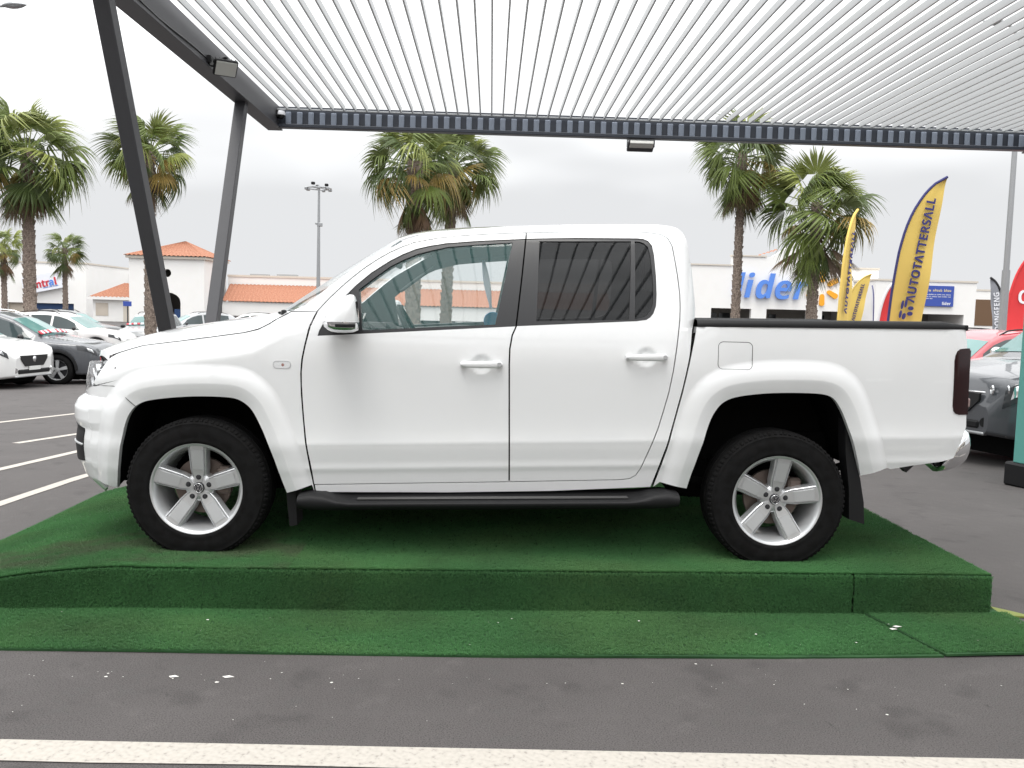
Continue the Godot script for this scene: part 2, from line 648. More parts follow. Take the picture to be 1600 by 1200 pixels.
# ---------------------------------------------------------------- the pickup
const YF := [[-2.30, 0.97], [-2.14, 0.998], [-2.0, 1.042], [-1.87, 1.08], [-1.615, 1.117], [-1.33, 1.162], [-1.26, 1.181], [-1.199, 1.213], [-1.158, 1.242], [-1.086, 1.278], [-0.9, 1.30]]
const XF := [[0.20, -2.17], [0.26, -2.26], [0.34, -2.36], [0.44, -2.405], [0.52, -2.41], [0.62, -2.395], [0.66, -2.42], [0.73, -2.42], [0.775, -2.39], [0.80, -2.345], [0.90, -2.335], [0.99, -2.31], [1.1, -2.26]]
const ARCH_F: PackedVector2Array = [Vector2(-1.995, 0.318), Vector2(-1.976, 0.416), Vector2(-1.961, 0.507), Vector2(-1.943, 0.595), Vector2(-1.923, 0.675), Vector2(-1.898, 0.730), Vector2(-1.865, 0.768), Vector2(-1.821, 0.793), Vector2(-1.752, 0.808), Vector2(-1.66, 0.820), Vector2(-1.565, 0.828), Vector2(-1.46, 0.830), Vector2(-1.376, 0.827), Vector2(-1.333, 0.820), Vector2(-1.300, 0.804), Vector2(-1.267, 0.778), Vector2(-1.236, 0.734), Vector2(-1.180, 0.617), Vector2(-1.136, 0.497), Vector2(-1.103, 0.391), Vector2(-1.078, 0.319)]
const ARCH_R: PackedVector2Array = [Vector2(1.061, 0.387), Vector2(1.082, 0.478), Vector2(1.125, 0.627), Vector2(1.145, 0.703), Vector2(1.166, 0.769), Vector2(1.191, 0.817), Vector2(1.221, 0.855), Vector2(1.263, 0.880), Vector2(1.315, 0.895), Vector2(1.391, 0.907), Vector2(1.492, 0.917), Vector2(1.63, 0.921), Vector2(1.74, 0.919), Vector2(1.793, 0.909), Vector2(1.825, 0.890), Vector2(1.855, 0.849), Vector2(1.882, 0.800), Vector2(1.926, 0.693), Vector2(1.962, 0.597), Vector2(1.999, 0.480)]
const DOOR_F: PackedVector2Array = [Vector2(-0.935, 0.367), Vector2(-0.945, 0.449), Vector2(-0.962, 0.54), Vector2(-0.975, 0.628), Vector2(-0.985, 0.72), Vector2(-0.993, 0.821), Vector2(-0.998, 0.90), Vector2(-0.999, 0.973), Vector2(-0.993, 1.040), Vector2(-0.981, 1.107), Vector2(-0.959, 1.208), Vector2(-0.924, 1.292), Vector2(-0.868, 1.358), Vector2(-0.805, 1.424), Vector2(-0.748, 1.478), Vector2(-0.687, 1.530), Vector2(-0.625, 1.575), Vector2(-0.563, 1.614), Vector2(-0.50, 1.646), Vector2(-0.439, 1.671), Vector2(-0.309, 1.700), Vector2(-0.18, 1.717), Vector2(-0.049, 1.730), Vector2(0.06, 1.738), Vector2(0.1685, 1.745), Vector2(0.145, 1.49), Vector2(0.119, 1.235), Vector2(0.099, 1.187), Vector2(0.088, 1.117), Vector2(0.087, 1.033), Vector2(0.103, 0.404)]
const DOOR_R: PackedVector2Array = [Vector2(0.1715, 1.745), Vector2(0.36, 1.755), Vector2(0.551, 1.763), Vector2(0.801, 1.769), Vector2(0.861, 1.766), Vector2(0.917, 1.757), Vector2(0.948, 1.735), Vector2(0.967, 1.690), Vector2(0.976, 1.619), Vector2(0.986, 1.531), Vector2(0.994, 1.427), Vector2(0.994, 1.36), Vector2(0.990, 1.290), Vector2(0.972, 1.138), Vector2(0.957, 1.02), Vector2(0.938, 0.907), Vector2(0.914, 0.81), Vector2(0.888, 0.714), Vector2(0.834, 0.567), Vector2(0.804, 0.491), Vector2(0.783, 0.455), Vector2(0.753, 0.436), Vector2(0.705, 0.428), Vector2(0.106, 0.404), Vector2(0.090, 1.033), Vector2(0.091, 1.117), Vector2(0.102, 1.187), Vector2(0.122, 1.235), Vector2(0.148, 1.49)]
const WIN_F: PackedVector2Array = [Vector2(-0.920, 1.159), Vector2(-0.911, 1.189), Vector2(-0.887, 1.236), Vector2(-0.856, 1.277), Vector2(-0.800, 1.356), Vector2(-0.738, 1.426), Vector2(-0.658, 1.500), Vector2(-0.560, 1.569), Vector2(-0.494, 1.606), Vector2(-0.427, 1.636), Vector2(-0.352, 1.656), Vector2(-0.266, 1.673), Vector2(-0.083, 1.692), Vector2(0.091, 1.705), Vector2(0.1645, 1.711), Vector2(0.141, 1.48), Vector2(0.116, 1.235)]
const GLASS_F: PackedVector2Array = [Vector2(-0.716, 1.409), Vector2(-0.70, 1.30), Vector2(-0.687, 1.194), Vector2(0.011, 1.242), Vector2(0.095, 1.687), Vector2(-0.082, 1.671), Vector2(-0.255, 1.652), Vector2(-0.340, 1.631), Vector2(-0.418, 1.608), Vector2(-0.492, 1.574), Vector2(-0.558, 1.537), Vector2(-0.639, 1.473)]
const WIN_R: PackedVector2Array = [Vector2(0.1755, 1.711), Vector2(0.442, 1.724), Vector2(0.775, 1.731), Vector2(0.81, 1.729), Vector2(0.838, 1.717), Vector2(0.857, 1.69), Vector2(0.865, 1.64), Vector2(0.870, 1.52), Vector2(0.870, 1.424), Vector2(0.865, 1.362), Vector2(0.850, 1.321), Vector2(0.833, 1.30), Vector2(0.812, 1.286), Vector2(0.761, 1.278), Vector2(0.126, 1.235), Vector2(0.152, 1.48)]
const GLASS_R: PackedVector2Array = [Vector2(0.241, 1.698), Vector2(0.234, 1.48), Vector2(0.227, 1.264), Vector2(0.720, 1.285), Vector2(0.732, 1.50), Vector2(0.743, 1.713)]
const GLASS_Q: PackedVector2Array = [Vector2(0.764, 1.713), Vector2(0.79, 1.712), Vector2(0.812, 1.704), Vector2(0.835, 1.683), Vector2(0.846, 1.63), Vector2(0.852, 1.52), Vector2(0.853, 1.423), Vector2(0.848, 1.37), Vector2(0.838, 1.338), Vector2(0.819, 1.312), Vector2(0.788, 1.296), Vector2(0.751, 1.288)]
const CAB: PackedVector2Array = [Vector2(-1.073, 1.288), Vector2(-1.0, 1.318), Vector2(-0.929, 1.372), Vector2(-0.86, 1.432), Vector2(-0.787, 1.493), Vector2(-0.725, 1.54), Vector2(-0.664, 1.580), Vector2(-0.565, 1.637), Vector2(-0.50, 1.674), Vector2(-0.442, 1.701), Vector2(-0.39, 1.717), Vector2(-0.329, 1.731), Vector2(-0.225, 1.748), Vector2(-0.10, 1.764), Vector2(0.038, 1.777), Vector2(0.150, 1.787), Vector2(0.270, 1.796), Vector2(0.41, 1.805), Vector2(0.560, 1.813), Vector2(0.70, 1.819), Vector2(0.818, 1.823), Vector2(0.92, 1.823), Vector2(0.985, 1.816), Vector2(1.022, 1.802), Vector2(1.044, 1.775), Vector2(1.061, 1.723), Vector2(1.069, 1.640), Vector2(1.082, 1.562), Vector2(1.091, 1.447), Vector2(1.098, 1.36), Vector2(1.094, 1.32), Vector2(1.080, 1.285), Vector2(1.062, 1.24), Vector2(1.044, 1.106), Vector2(1.007, 0.919), Vector2(0.97, 0.76), Vector2(0.935, 0.618), Vector2(0.866, 0.391), Vector2(0.329, 0.357), Vector2(-0.223, 0.338), Vector2(-0.924, 0.326), Vector2(-0.930, 0.365), Vector2(-0.955, 0.54), Vector2(-0.99, 0.85), Vector2(-0.99, 1.03), Vector2(-0.952, 1.208), Vector2(-0.92, 1.288)]


func lut(tb: Array, x: float) -> float:
	if x <= tb[0][0]:
		return tb[0][1]
	for i in tb.size() - 1:
		if x <= tb[i + 1][0]:
			return lerpf(tb[i][1], tb[i + 1][1], (x - tb[i][0]) / (tb[i + 1][0] - tb[i][0]))
	return tb[-1][1]


func flare_at(d: float) -> float:   # d from 0 at the wheel opening to 1 at the outer edge
	if d < 0.40:
		return lerpf(0.006, 0.024, sin(d / 0.40 * PI * 0.5) * 0.35 + d / 0.40 * 0.65)
	return lerpf(0.024, 0.018, clampf((d - 0.40) / 0.3, 0, 1)) * (1.0 - smoothstep(0.60, 1.0, d))


func smooth_line(p: PackedVector2Array, per: int) -> PackedVector2Array:
	var o := PackedVector2Array()
	for i in p.size() - 1:
		var a := p[maxi(i - 1, 0)]
		var d := p[mini(i + 2, p.size() - 1)]
		for k in per:
			o.append(p[i].cubic_interpolate(p[i + 1], a, d, float(k) / per))
	o.append(p[-1])
	return o


# swollen band round a wheel opening; returns its outer edge, from the front end to the rear one
func arch_band(m: MB, arch: PackedVector2Array, from: int, to: int, w0: float, w1: float, w2: float) -> PackedVector2Array:
	var line := smooth_line(arch, 4)
	for pass_n in 3:
		var sm := PackedVector2Array(line)
		for i in range(1, line.size() - 1):
			sm[i] = line[i] * 0.5 + (line[i - 1] + line[i + 1]) * 0.25
		line = sm
	var outer := PackedVector2Array()
	var rows := []
	var n := line.size() - 1
	for i in range(from * 4, to * 4 + 1):
		var t := (line[mini(i + 2, n)] - line[maxi(i - 2, 0)]).normalized()
		var out := Vector2(-t.y, t.x)
		var f := float(i) / n
		var w := lerpf(w0, w1, smoothstep(0.0, 0.35, f)) if f < 0.5 else lerpf(w1, w2, smoothstep(0.6, 1.0, f))
		var row := PackedVector3Array()
		for d in [0.0, 0.1, 0.2, 0.3, 0.38, 0.42, 0.5, 0.6, 0.7, 0.76, 0.81, 0.86, 0.91, 0.96, 1.0]:
			var q := line[i] + out * w * float(d)
			row.append(Vector3(q.x, q.y, half_width(q.x, q.y) + flare_at(d) * nose_factor(q.x, q.y)))
		if rows.is_empty() or i % 2 == 0 or i == to * 4:
			outer.append(line[i] + out * w)
		rows.append(row)
	m.sheet(rows, Vector3(0, 0, 1))
	# the lip turned in round the opening
	var lip := []
	for r in rows:
		lip.append(PackedVector3Array([r[0], r[0] - Vector3(0, 0, 0.035)]))
	m.sheet(lip, Vector3.DOWN)
	return outer


func nose_factor(x: float, y: float) -> float:
	if x > -1.55:
		return 1.0
	var u := minf((-1.55 - x) / (-1.55 - lut(XF, y)), 0.995)
	return pow(1.0 - u * u * u, 0.3333)


func half_width(x: float, y: float, plain := false) -> float:
	var yc := 0.62 + 0.033 * x
	var w := 0.0
	if y < yc:
		var low := (yc - 0.135 - y) / 0.02
		w = 0.9505 - 0.050 * pow((yc - y) / 0.3, 1.1) + 0.0035 * exp(-low * low)
	elif y < 1.0:
		w = 0.938 + 0.006 * sin(PI * 0.5 * (y - yc) / (1.0 - yc)) + 0.0125 * exp(-(y - yc) / 0.075)
	elif y < 1.24 or x > 1.12:
		w = 0.944 - (0.55 - 0.33 * smoothstep(0.95, 1.3, x)) * (y - 1.0) * (y - 1.0)
	else:
		var t := y - 1.24
		w = 0.9123 - 0.264 * t - 0.30 * t * t
		if y > 1.70:
			w -= 7.0 * (y - 1.70) * (y - 1.70)
	if x < -0.95:
		var yf := lut(YF, x)
		var r := clampf((y - (yf - 0.14)) / 0.14, 0.0, 1.2)
		w -= (1.0 - smoothstep(-1.15, -0.95, x)) * 0.11 * pow(r, 2.5)
	if x < -1.55:
		var u := minf((-1.55 - x) / (-1.55 - lut(XF, y)), 0.995)
		w *= pow(1.0 - u * u * u, 0.3333)
	if x > 2.40:
		w -= 0.03 * pow((x - 2.40) / 0.16, 2.0)
	return w


func side_map(x: float, y: float) -> Vector3:
	return Vector3(x, y, half_width(x, y))


func cab_map(x: float, y: float) -> Vector3:
	var w := half_width(x, y, true)
	if x > 0.99:
		w -= 0.10 * pow((x - 0.99) / 0.11, 2.2) * smoothstep(0.9, 1.3, y)
	return Vector3(x, y, w)


func nose_map(q: float, y: float) -> Vector3:   # q: 0 at the side of the car, 1 on its middle line
	var a := clampf(q, 0.0, 1.0) * PI * 0.5
	var w := half_width(-1.55, minf(y, 0.95), true)
	var x := -1.55 - (-1.55 - lut(XF, y)) * pow(sin(a), 0.66667)
	return Vector3(x, y, w * pow(maxf(cos(a), 0.0), 0.66667))


func nose_in(q: float, y: float) -> Vector3:
	return nose_map(q, y) + Vector3(0.055, 0, -0.035)


func win_map(x: float, y: float) -> Vector3:
	return Vector3(x, y, half_width(x, y, true) - 0.006)


func pane_map(x: float, y: float) -> Vector3:
	return Vector3(x, y, half_width(x, y, true) - 0.013 + 0.004 * sin((x + 0.3) * 3.0) * sin((y - 1.2) * 6.0))


func proud_map(x: float, y: float) -> Vector3:
	return Vector3(x, y, half_width(x, y) + 0.003)


func inset(p: PackedVector2Array, d: float) -> Array:
	return Geometry2D.offset_polygon(p, -d)


func ellipse(c: Vector2, rx: float, ry: float, n := 24) -> PackedVector2Array:
	var p := PackedVector2Array()
	for i in n:
		p.append(c + Vector2(cos(TAU * i / n) * rx, sin(TAU * i / n) * ry))
	return p


func rounded(c: Vector2, hx: float, hy: float, r: float, turn := 0.0) -> PackedVector2Array:
	var p := PackedVector2Array()
	for k in 4:
		var o: Vector2 = [Vector2(1, 1), Vector2(-1, 1), Vector2(-1, -1), Vector2(1, -1)][k] * Vector2(hx - r, hy - r)
		for i in 6:
			var a := PI * 0.5 * (k + i / 5.0)
			p.append(c + (o + Vector2(cos(a), sin(a)) * r).rotated(turn))
	return p


func slanted(polys: Array) -> Array:   # along the waist crease, which climbs to the rear
	var o := []
	for p in polys:
		var q := PackedVector2Array()
		for v in p:
			q.append(Vector2(v.x, v.y - 0.033 * v.x))
		o.append(q)
	return o


func skin_panel(m: MB, polys: Array, holes: Array, map: Callable, res: float, thick: float) -> void:
	m.panel(slanted(polys), slanted(holes), func(x: float, y: float) -> Vector3: return map.call(x, y + 0.033 * x), res, thick, Vector3(0, 0, 1), res * 0.75, 0.62)


func both(called: String, m: MB, material: Material, root: Node) -> Array:
	return [obj(called, m, material, root), obj(called, m.mirrored(), material, root)]


# a 5-spoke wheel standing on y = 0 of its hub, outer face towards +z
func wheel_parts(root: Node3D, at: Vector3, spin: float, face: float, rr := 0.375, flat := 0.335) -> Node3D:
	var w := Node3D.new()
	w.name = "wheel"
	root.add_child(w, true)
	w.position = at
	if face < 0.0:
		w.rotation.y = PI
	var ax := Transform3D(Basis(Vector3.RIGHT, PI * 0.5), Vector3.ZERO)   # lathe axis y -> z
	var ty := MB.new()
	var s := rr / 0.378
	var prof := PackedVector2Array()
	for q in [[0.236, -0.115], [0.262, -0.124], [0.31, -0.128], [0.345, -0.122], [0.368, -0.104], [0.376, -0.085], [0.378, -0.05], [0.366, -0.046], [0.366, -0.038], [0.378, -0.034], [0.379, 0.0], [0.379, 0.034], [0.366, 0.038], [0.366, 0.046], [0.378, 0.05], [0.376, 0.085], [0.368, 0.104], [0.357, 0.114], [0.351, 0.120], [0.348, 0.119], [0.33, 0.1245], [0.31, 0.128], [0.285, 0.127], [0.268, 0.124], [0.262, 0.126], [0.252, 0.122], [0.240, 0.110]]:
		prof.append(Vector2(q[0] * s, q[1] * s))
	ty.lathe(prof, 96, ax)
	for k in 84:   # shoulder blocks of the tread
		var a := TAU * (k + 0.15 * sin(k * 1.7)) / 84
		var o := Vector3(cos(a), sin(a), 0)
		ty.box(o * 0.3655 * s + Vector3(0, 0, 0.0985 * s), Vector3(0.0165, 0.0165, 0.028) * s, 0.003, Basis(o, Vector3(-sin(a), cos(a), 0), Vector3(0, 0, 1)) * Basis(Vector3.UP, -0.5))
	for i in ty.P.size():   # the tyre is pressed flat where it stands
		var q := ty.P[i]
		if q.y < -flat + 0.012:
			var over := -flat + 0.012 - q.y
			ty.P[i] = Vector3(q.x, -flat + 0.012 - 0.014 * (1.0 - exp(-over / 0.014)), q.z * (1.0 + 0.05 * minf(over / 0.03, 1.0)))
		elif q.y < -0.6 * flat:
			var b := (-0.6 * flat - q.y) / (0.4 * flat) * (1.0 - absf(q.x) / 0.3)
			ty.P[i] = Vector3(q.x, q.y, q.z * (1.0 + 0.05 * maxf(b, 0.0)))
	obj("tyre", ty, M.rubber, w)
	var rim := MB.new()
	prof = PackedVector2Array()
	for q in [[0.200, -0.11], [0.205, 0.02], [0.214, 0.075], [0.226, 0.098], [0.232, 0.108], [0.240, 0.116], [0.2455, 0.117], [0.2465, 0.112], [0.244, 0.104]]:
		prof.append(Vector2(q[0] * s, q[1] * s))
	rim.lathe(prof, 72, ax)
	prof = PackedVector2Array()
	for q in [[0.0, 0.068], [0.045, 0.07], [0.072, 0.066], [0.078, 0.05], [0.078, -0.02]]:
		prof.append(Vector2(q[0] * s, q[1] * s))
	rim.lathe(prof, 40, ax, 0.4)
	for k in 5:
		var a := spin + TAU * k / 5
		var b := Basis(Vector3(0, 0, 1), a - PI * 0.5)
		var body := MB.new()
		var face_m := MB.new()
		# spoke: a broad body with bevelled flanks, then a raised satin face
		var rows := [[0.030, 0.020, 0.0735], [0.060, 0.034, 0.076], [0.10, 0.042, 0.083], [0.16, 0.0445, 0.094], [0.21, 0.047, 0.103], [0.234, 0.048, 0.108]]
		for i in rows.size() - 1:
			var p: Array = rows[i]
			var q: Array = rows[i + 1]
			for sg in [-1.0, 1.0]:
				var f := func(r: Array, x: float, dz: float) -> Vector3: return b * (Vector3(sg * x, r[0], r[2] + dz) * s)
				body.f4(f.call(p, 0, 0), f.call(q, 0, 0), f.call(q, q[1] * 0.74, 0), f.call(p, p[1] * 0.74, 0), Vector3(0, 0, 1))
				body.f4(f.call(p, p[1] * 0.74, 0), f.call(q, q[1] * 0.74, 0), f.call(q, q[1] * 0.80, -0.010), f.call(p, p[1] * 0.80, -0.010), b * Vector3(sg, 0, 1))
				body.f4(f.call(p, p[1] * 0.80, -0.010), f.call(q, q[1] * 0.80, -0.010), f.call(q, q[1] * 0.86, -0.010), f.call(p, p[1] * 0.86, -0.010), Vector3(0, 0, 1))
				body.f4(f.call(p, p[1] * 0.86, -0.010), f.call(q, q[1] * 0.86, -0.010), f.call(q, q[1] * 0.91, -0.003), f.call(p, p[1] * 0.91, -0.003), b * Vector3(-sg, 0, 2))
				body.f4(f.call(p, p[1] * 0.91, -0.003), f.call(q, q[1] * 0.91, -0.003), f.call(q, q[1] * 1.0, -0.006), f.call(p, p[1] * 1.0, -0.006), Vector3(0, 0, 1))
				body.f4(f.call(p, p[1] * 1.0, -0.006), f.call(q, q[1] * 1.0, -0.006), f.call(q, q[1] * 1.16, -0.05), f.call(p, p[1] * 1.16, -0.05), b * Vector3(sg, 0, 0.4))
				if i > 1 and i < 4:
					face_m.f4(f.call(p, 0, 0.003), f.call(q, 0, 0.003), f.call(q, q[1] * 0.66, 0.003), f.call(p, p[1] * 0.66, 0.003), Vector3(0, 0, 1))
					face_m.f4(f.call(p, p[1] * 0.66, 0.003), f.call(q, q[1] * 0.66, 0.003), f.call(q, q[1] * 0.70, 0.0004), f.call(p, p[1] * 0.70, 0.0004), b * Vector3(sg, 0, 1))
		obj("spoke", body, M.alloy, w)
		obj("spoke_face", face_m, M.alloy_satin, w)
		var o := b * Vector3(0, 0.058, 0.0) * s
		var bolt := MB.new()
		prof = PackedVector2Array()
		for q in [[0.0145, 0.0765], [0.0125, 0.0785], [0.0115, 0.0775], [0.0085, 0.0775], [0.0085, 0.084], [0.0, 0.0845]]:
			prof.append(Vector2(q[0] * s, q[1] * s))
		bolt.lathe(prof, 12, Transform3D(ax.basis, o), 0.2)
		obj("wheel_bolt", bolt, M.steel_dark, w)
	obj("rim", rim, M.alloy, w)
	var cap := MB.new()
	prof = PackedVector2Array()
	for q in [[0.0, 0.083], [0.024, 0.0825], [0.029, 0.079], [0.030, 0.066]]:
		prof.append(Vector2(q[0] * s, q[1] * s))
	cap.lathe(prof, 28, ax, 0.2)
	var hc := obj("hub_cap", cap, M.steel_dark, w)
	var em := MB.new()
	var ring := PackedVector3Array()
	var rad := PackedFloat32Array()
	for k in 29:
		ring.append(Vector3(cos(TAU * k / 28) * 0.0245, sin(TAU * k / 28) * 0.0245, 0.0835) * s)
		rad.append(0.0018 * s)
	em.tube(ring, rad, 6, false)
	for st in [[[-0.009, 0.021], [0.0, 0.003]], [[0.009, 0.021], [0.0, 0.003]], [[-0.019, 0.013], [-0.0095, -0.019]], [[-0.0095, -0.019], [0.0, 0.0]], [[0.0, 0.0], [0.0095, -0.019]], [[0.0095, -0.019], [0.019, 0.013]]]:
		var t := spin - PI * 0.5
		em.bar(Vector3(st[0][0], st[0][1], 0.0838).rotated(Vector3(0, 0, 1), t) * s, Vector3(st[1][0], st[1][1], 0.0838).rotated(Vector3(0, 0, 1), t) * s, 0.0034 * s, 0.003 * s, 0.0, Vector3(0, 0, 1))
	obj("emblem", em, M.chrome, hc)
	var br := MB.new()
	prof = PackedVector2Array()
	for q in [[0.06, 0.0], [0.152, 0.0], [0.152, -0.024], [0.06, -0.024]]:
		prof.append(Vector2(q[0] * s, q[1] * s))
	br.lathe(prof, 48, ax, 0.2)
	br.box(Vector3(0.12, 0.035, 0.006) * s, Vector3(0.075, 0.15, 0.07) * s, 0.012)
	obj("brake_disc", br, M.brake_iron, w)
	return w


func truck() -> void:
	var root := thing("pickup_truck", "white double-cab pickup truck standing on the green carpeted platform", "pickup truck", Vector3(0, 0.22, 0))
	var white: Material = M.white_paint
	var zp := Vector3(0, 0, 1)
	var m := MB.new()
	# front wing
	var seam := PackedVector2Array([Vector2(-1.081, 1.280), Vector2(-1.157, 1.242), Vector2(-1.196, 1.214), Vector2(-1.255, 1.181), Vector2(-1.326, 1.163), Vector2(-1.46, 1.142), Vector2(-1.606, 1.118), Vector2(-1.74, 1.10), Vector2(-1.872, 1.080), Vector2(-1.96, 1.055), Vector2(-2.03, 1.030), Vector2(-2.072, 1.003)])
	var wing := PackedVector2Array(seam)
	var band_f := MB.new()
	var edge_f := arch_band(band_f, ARCH_F, 6, ARCH_F.size() - 1, 0.135, 0.172, 0.140)
	wing.append_array([Vector2(-2.092, 0.960), Vector2(-2.112, 0.925), Vector2(-2.136, 0.895), Vector2(-2.150, 0.872), Vector2(-2.130, 0.862)])
	wing.append_array(edge_f)
	wing.append_array([Vector2(-0.932, 0.326), Vector2(-0.945, 0.40), Vector2(-0.962, 0.5), Vector2(-0.981, 0.628), Vector2(-0.992, 0.74), Vector2(-1.001, 0.85), Vector2(-1.005, 0.96), Vector2(-1.0, 1.035), Vector2(-0.987, 1.107), Vector2(-0.966, 1.208), Vector2(-0.932, 1.286)])
	var rep := rounded(Vector2(-1.100, 1.0055), 0.045, 0.018, 0.0175)
	skin_panel(m, [wing], [], side_map, 0.016, 0.0)
	m.add(band_f)
	var wings := both("front_fender", m, white, root)
	m = MB.new()
	m.panel([rep], [], proud_map, 0.01, 0.006, zp)
	var lens := both("side_repeater", m, M.lamp_pane, root)
	m = MB.new()
	m.panel([ellipse(Vector2(-1.096, 1.004), 0.0075, 0.008)], [], func(x: float, y: float) -> Vector3: return Vector3(x, y, half_width(x, y) + 0.0005), 0.01, 0.0, zp)
	both("repeater_bulb", m, M.orange_lens, lens[0])
	m = MB.new()
	m.panel([inset(rep, -0.002)[0]], [rep], func(x: float, y: float) -> Vector3: return Vector3(x, y, half_width(x, y) + 0.002), 0.01, 0.003, zp)
	both("repeater_rim", m, M.alloy_satin, lens[0])
	# doors
	var handles := [[Vector2(-0.058, 1.032), -0.10], [Vector2(0.812, 1.090), -0.10]]
	for d in 2:
		var door: PackedVector2Array = [DOOR_F, DOOR_R][d]
		var win: PackedVector2Array = [WIN_F, WIN_R][d]
		var hc: Vector2 = handles[d][0]
		var bowl := func(x: float, y: float) -> Vector3:
			var e := Vector2((x - hc.x) / 0.062, (y - hc.y) / 0.056).length()
			return Vector3(x, y, half_width(x, y, true) - 0.011 * (1.0 - smoothstep(0.4, 1.0, e)))
		var skin: PackedVector2Array = inset(door, 0.0025)[0]
		var cut := PackedVector2Array()
		for q in win:
			var at_post: bool = q.x > 0.10 if d == 0 else q.x < 0.18
			cut.append(q + Vector2((0.012 if d == 0 else -0.012) if at_post else 0.0, 0))
		m = MB.new()
		skin_panel(m, Geometry2D.clip_polygons(skin, cut), [], bowl, 0.014, 0.03)
		var pair := both("front_door" if d == 0 else "rear_door", m, white, root)
		m = MB.new()
		var holes := [GLASS_F] if d == 0 else [GLASS_R, GLASS_Q]
		m.panel(Geometry2D.intersect_polygons(inset(cut, 0.0005)[0], skin), holes, win_map, 0.02, 0.012, zp)
		var frame := MB.new()
		frame.add(m)
		for k in 2:
			obj("window_frame", frame if k == 0 else frame.mirrored(), M.black_pillar, pair[k])
		for g in holes.size():
			m = MB.new()
			m.panel([holes[g]], [], pane_map, 0.03, 0.0, zp)
			for k in 2:
				obj("window_pane" if g == 0 else "quarter_pane", m if k == 0 else m.mirrored(), M.window_pane if d == 0 else M.privacy_pane, pair[k])
		# pull handle
		m = MB.new()
		var rows := []
		for i in 15:
			var f := i / 14.0
			var x := lerpf(-0.110, 0.110, f)
			var hh := 0.0165 * pow(maxf(1.0 - pow(absf(f - 0.5) * 2.0, 8.0), 0.05), 0.5) + 0.004 * f
			var zz := half_width(hc.x + x, hc.y, true) + 0.020 + 0.018 * (1.0 - pow(absf(f - 0.5) * 2.0, 2.0))
			var row := PackedVector3Array()
			for k in 12:
				var a := TAU * k / 12
				row.append(Vector3(hc.x + x, hc.y + 0.02 * x + sin(a) * hh, zz + cos(a) * 0.010))
			rows.append(row)
		m.sheet(rows, Vector3.ZERO, true)
		for e in [-0.095, 0.095]:
			m.box(Vector3(hc.x + e, hc.y + 0.02 * e, half_width(hc.x, hc.y, true) + 0.008), Vector3(0.03, 0.026, 0.04), 0.006)
		for k in 2:
			var hd := obj("door_handle", m if k == 0 else m.mirrored(), white, pair[k])
		m = MB.new()
		m.lathe(PackedVector2Array([Vector2(0, 0.004), Vector2(0.011, 0.004), Vector2(0.013, 0.0)]), 16, Transform3D(Basis(Vector3.RIGHT, PI / 2), Vector3(hc.x + 0.094, hc.y + 0.003, half_width(hc.x, hc.y, true) + 0.034)))
		obj("key_cylinder", m, M.alloy_satin, pair[0])
		if d == 0:   # door mirror
			var out := PackedVector2Array([Vector2(-0.864, 1.238), Vector2(-0.850, 1.268), Vector2(-0.829, 1.304), Vector2(-0.806, 1.332), Vector2(-0.781, 1.354), Vector2(-0.756, 1.370), Vector2(-0.732, 1.378), Vector2(-0.713, 1.377), Vector2(-0.702, 1.366), Vector2(-0.694, 1.340), Vector2(-0.688, 1.30), Vector2(-0.683, 1.262), Vector2(-0.682, 1.238)])
			var low := PackedVector2Array([Vector2(-0.682, 1.235), Vector2(-0.685, 1.197), Vector2(-0.712, 1.186), Vector2(-0.747, 1.182), Vector2(-0.79, 1.182), Vector2(-0.822, 1.186), Vector2(-0.846, 1.196), Vector2(-0.861, 1.211), Vector2(-0.866, 1.235)])
			for part in 2:
				var shape: PackedVector2Array = [out, low][part]
				var c := Vector2(-0.765, 1.238)
				rows = []
				for r in [[0.92, 0.965], [0.97, 1.0], [1.0, 1.045], [0.99, 1.09], [0.94, 1.125], [0.84, 1.150], [0.66, 1.168], [0.35, 1.178], [0.02, 1.180]]:
					var row := PackedVector3Array()
					for q in shape:
						var e := c + (q - c) * float(r[0])
						row.append(Vector3(e.x + 0.16 * (float(r[1]) - 1.06), e.y, r[1]))
					rows.append(row)
				m = MB.new()
				m.sheet(rows)
				for k in 2:
					obj("mirror_cap" if part == 0 else "mirror_base", m if k == 0 else m.mirrored(), white if part == 0 else M.chrome, pair[k])
			m = MB.new()
			m.box(Vector3(-0.697, 1.272, 1.062), Vector3(0.012, 0.145, 0.16), 0.005, Basis(Vector3.UP, 0.158))
			m.bar(Vector3(-0.80, 1.205, 0.88), Vector3(-0.78, 1.215, 1.02), 0.11, 0.04, 0.01)
			m.box(Vector3(-0.735, 1.222, 1.174), Vector3(0.10, 0.018, 0.012), 0.004)
			for k in 2:
				obj("mirror_arm", m if k == 0 else m.mirrored(), M.black_plastic, pair[k])
	# cab frame: pillars, roof rail, corner and sill in one pressing
	var bits: Array = [CAB]
	for d in [DOOR_F, DOOR_R]:
		var grown: PackedVector2Array = Geometry2D.offset_polygon(d, 0.003)[0]
		var left := []
		for b in bits:
			for q in Geometry2D.clip_polygons(b, grown):
				if not Geometry2D.is_polygon_clockwise(q):
					left.append(q)
		bits = left
	m = MB.new()
	skin_panel(m, bits, [], cab_map, 0.016, 0.03)
	both("cab_frame", m, white, root)
	# trim lining the inside of the pillars and roof rail
	var inner: Array = Geometry2D.intersect_polygons(CAB, PackedVector2Array([Vector2(-1.2, 1.22), Vector2(1.2, 1.22), Vector2(1.2, 1.81), Vector2(-1.2, 1.81)]))
	m = MB.new()
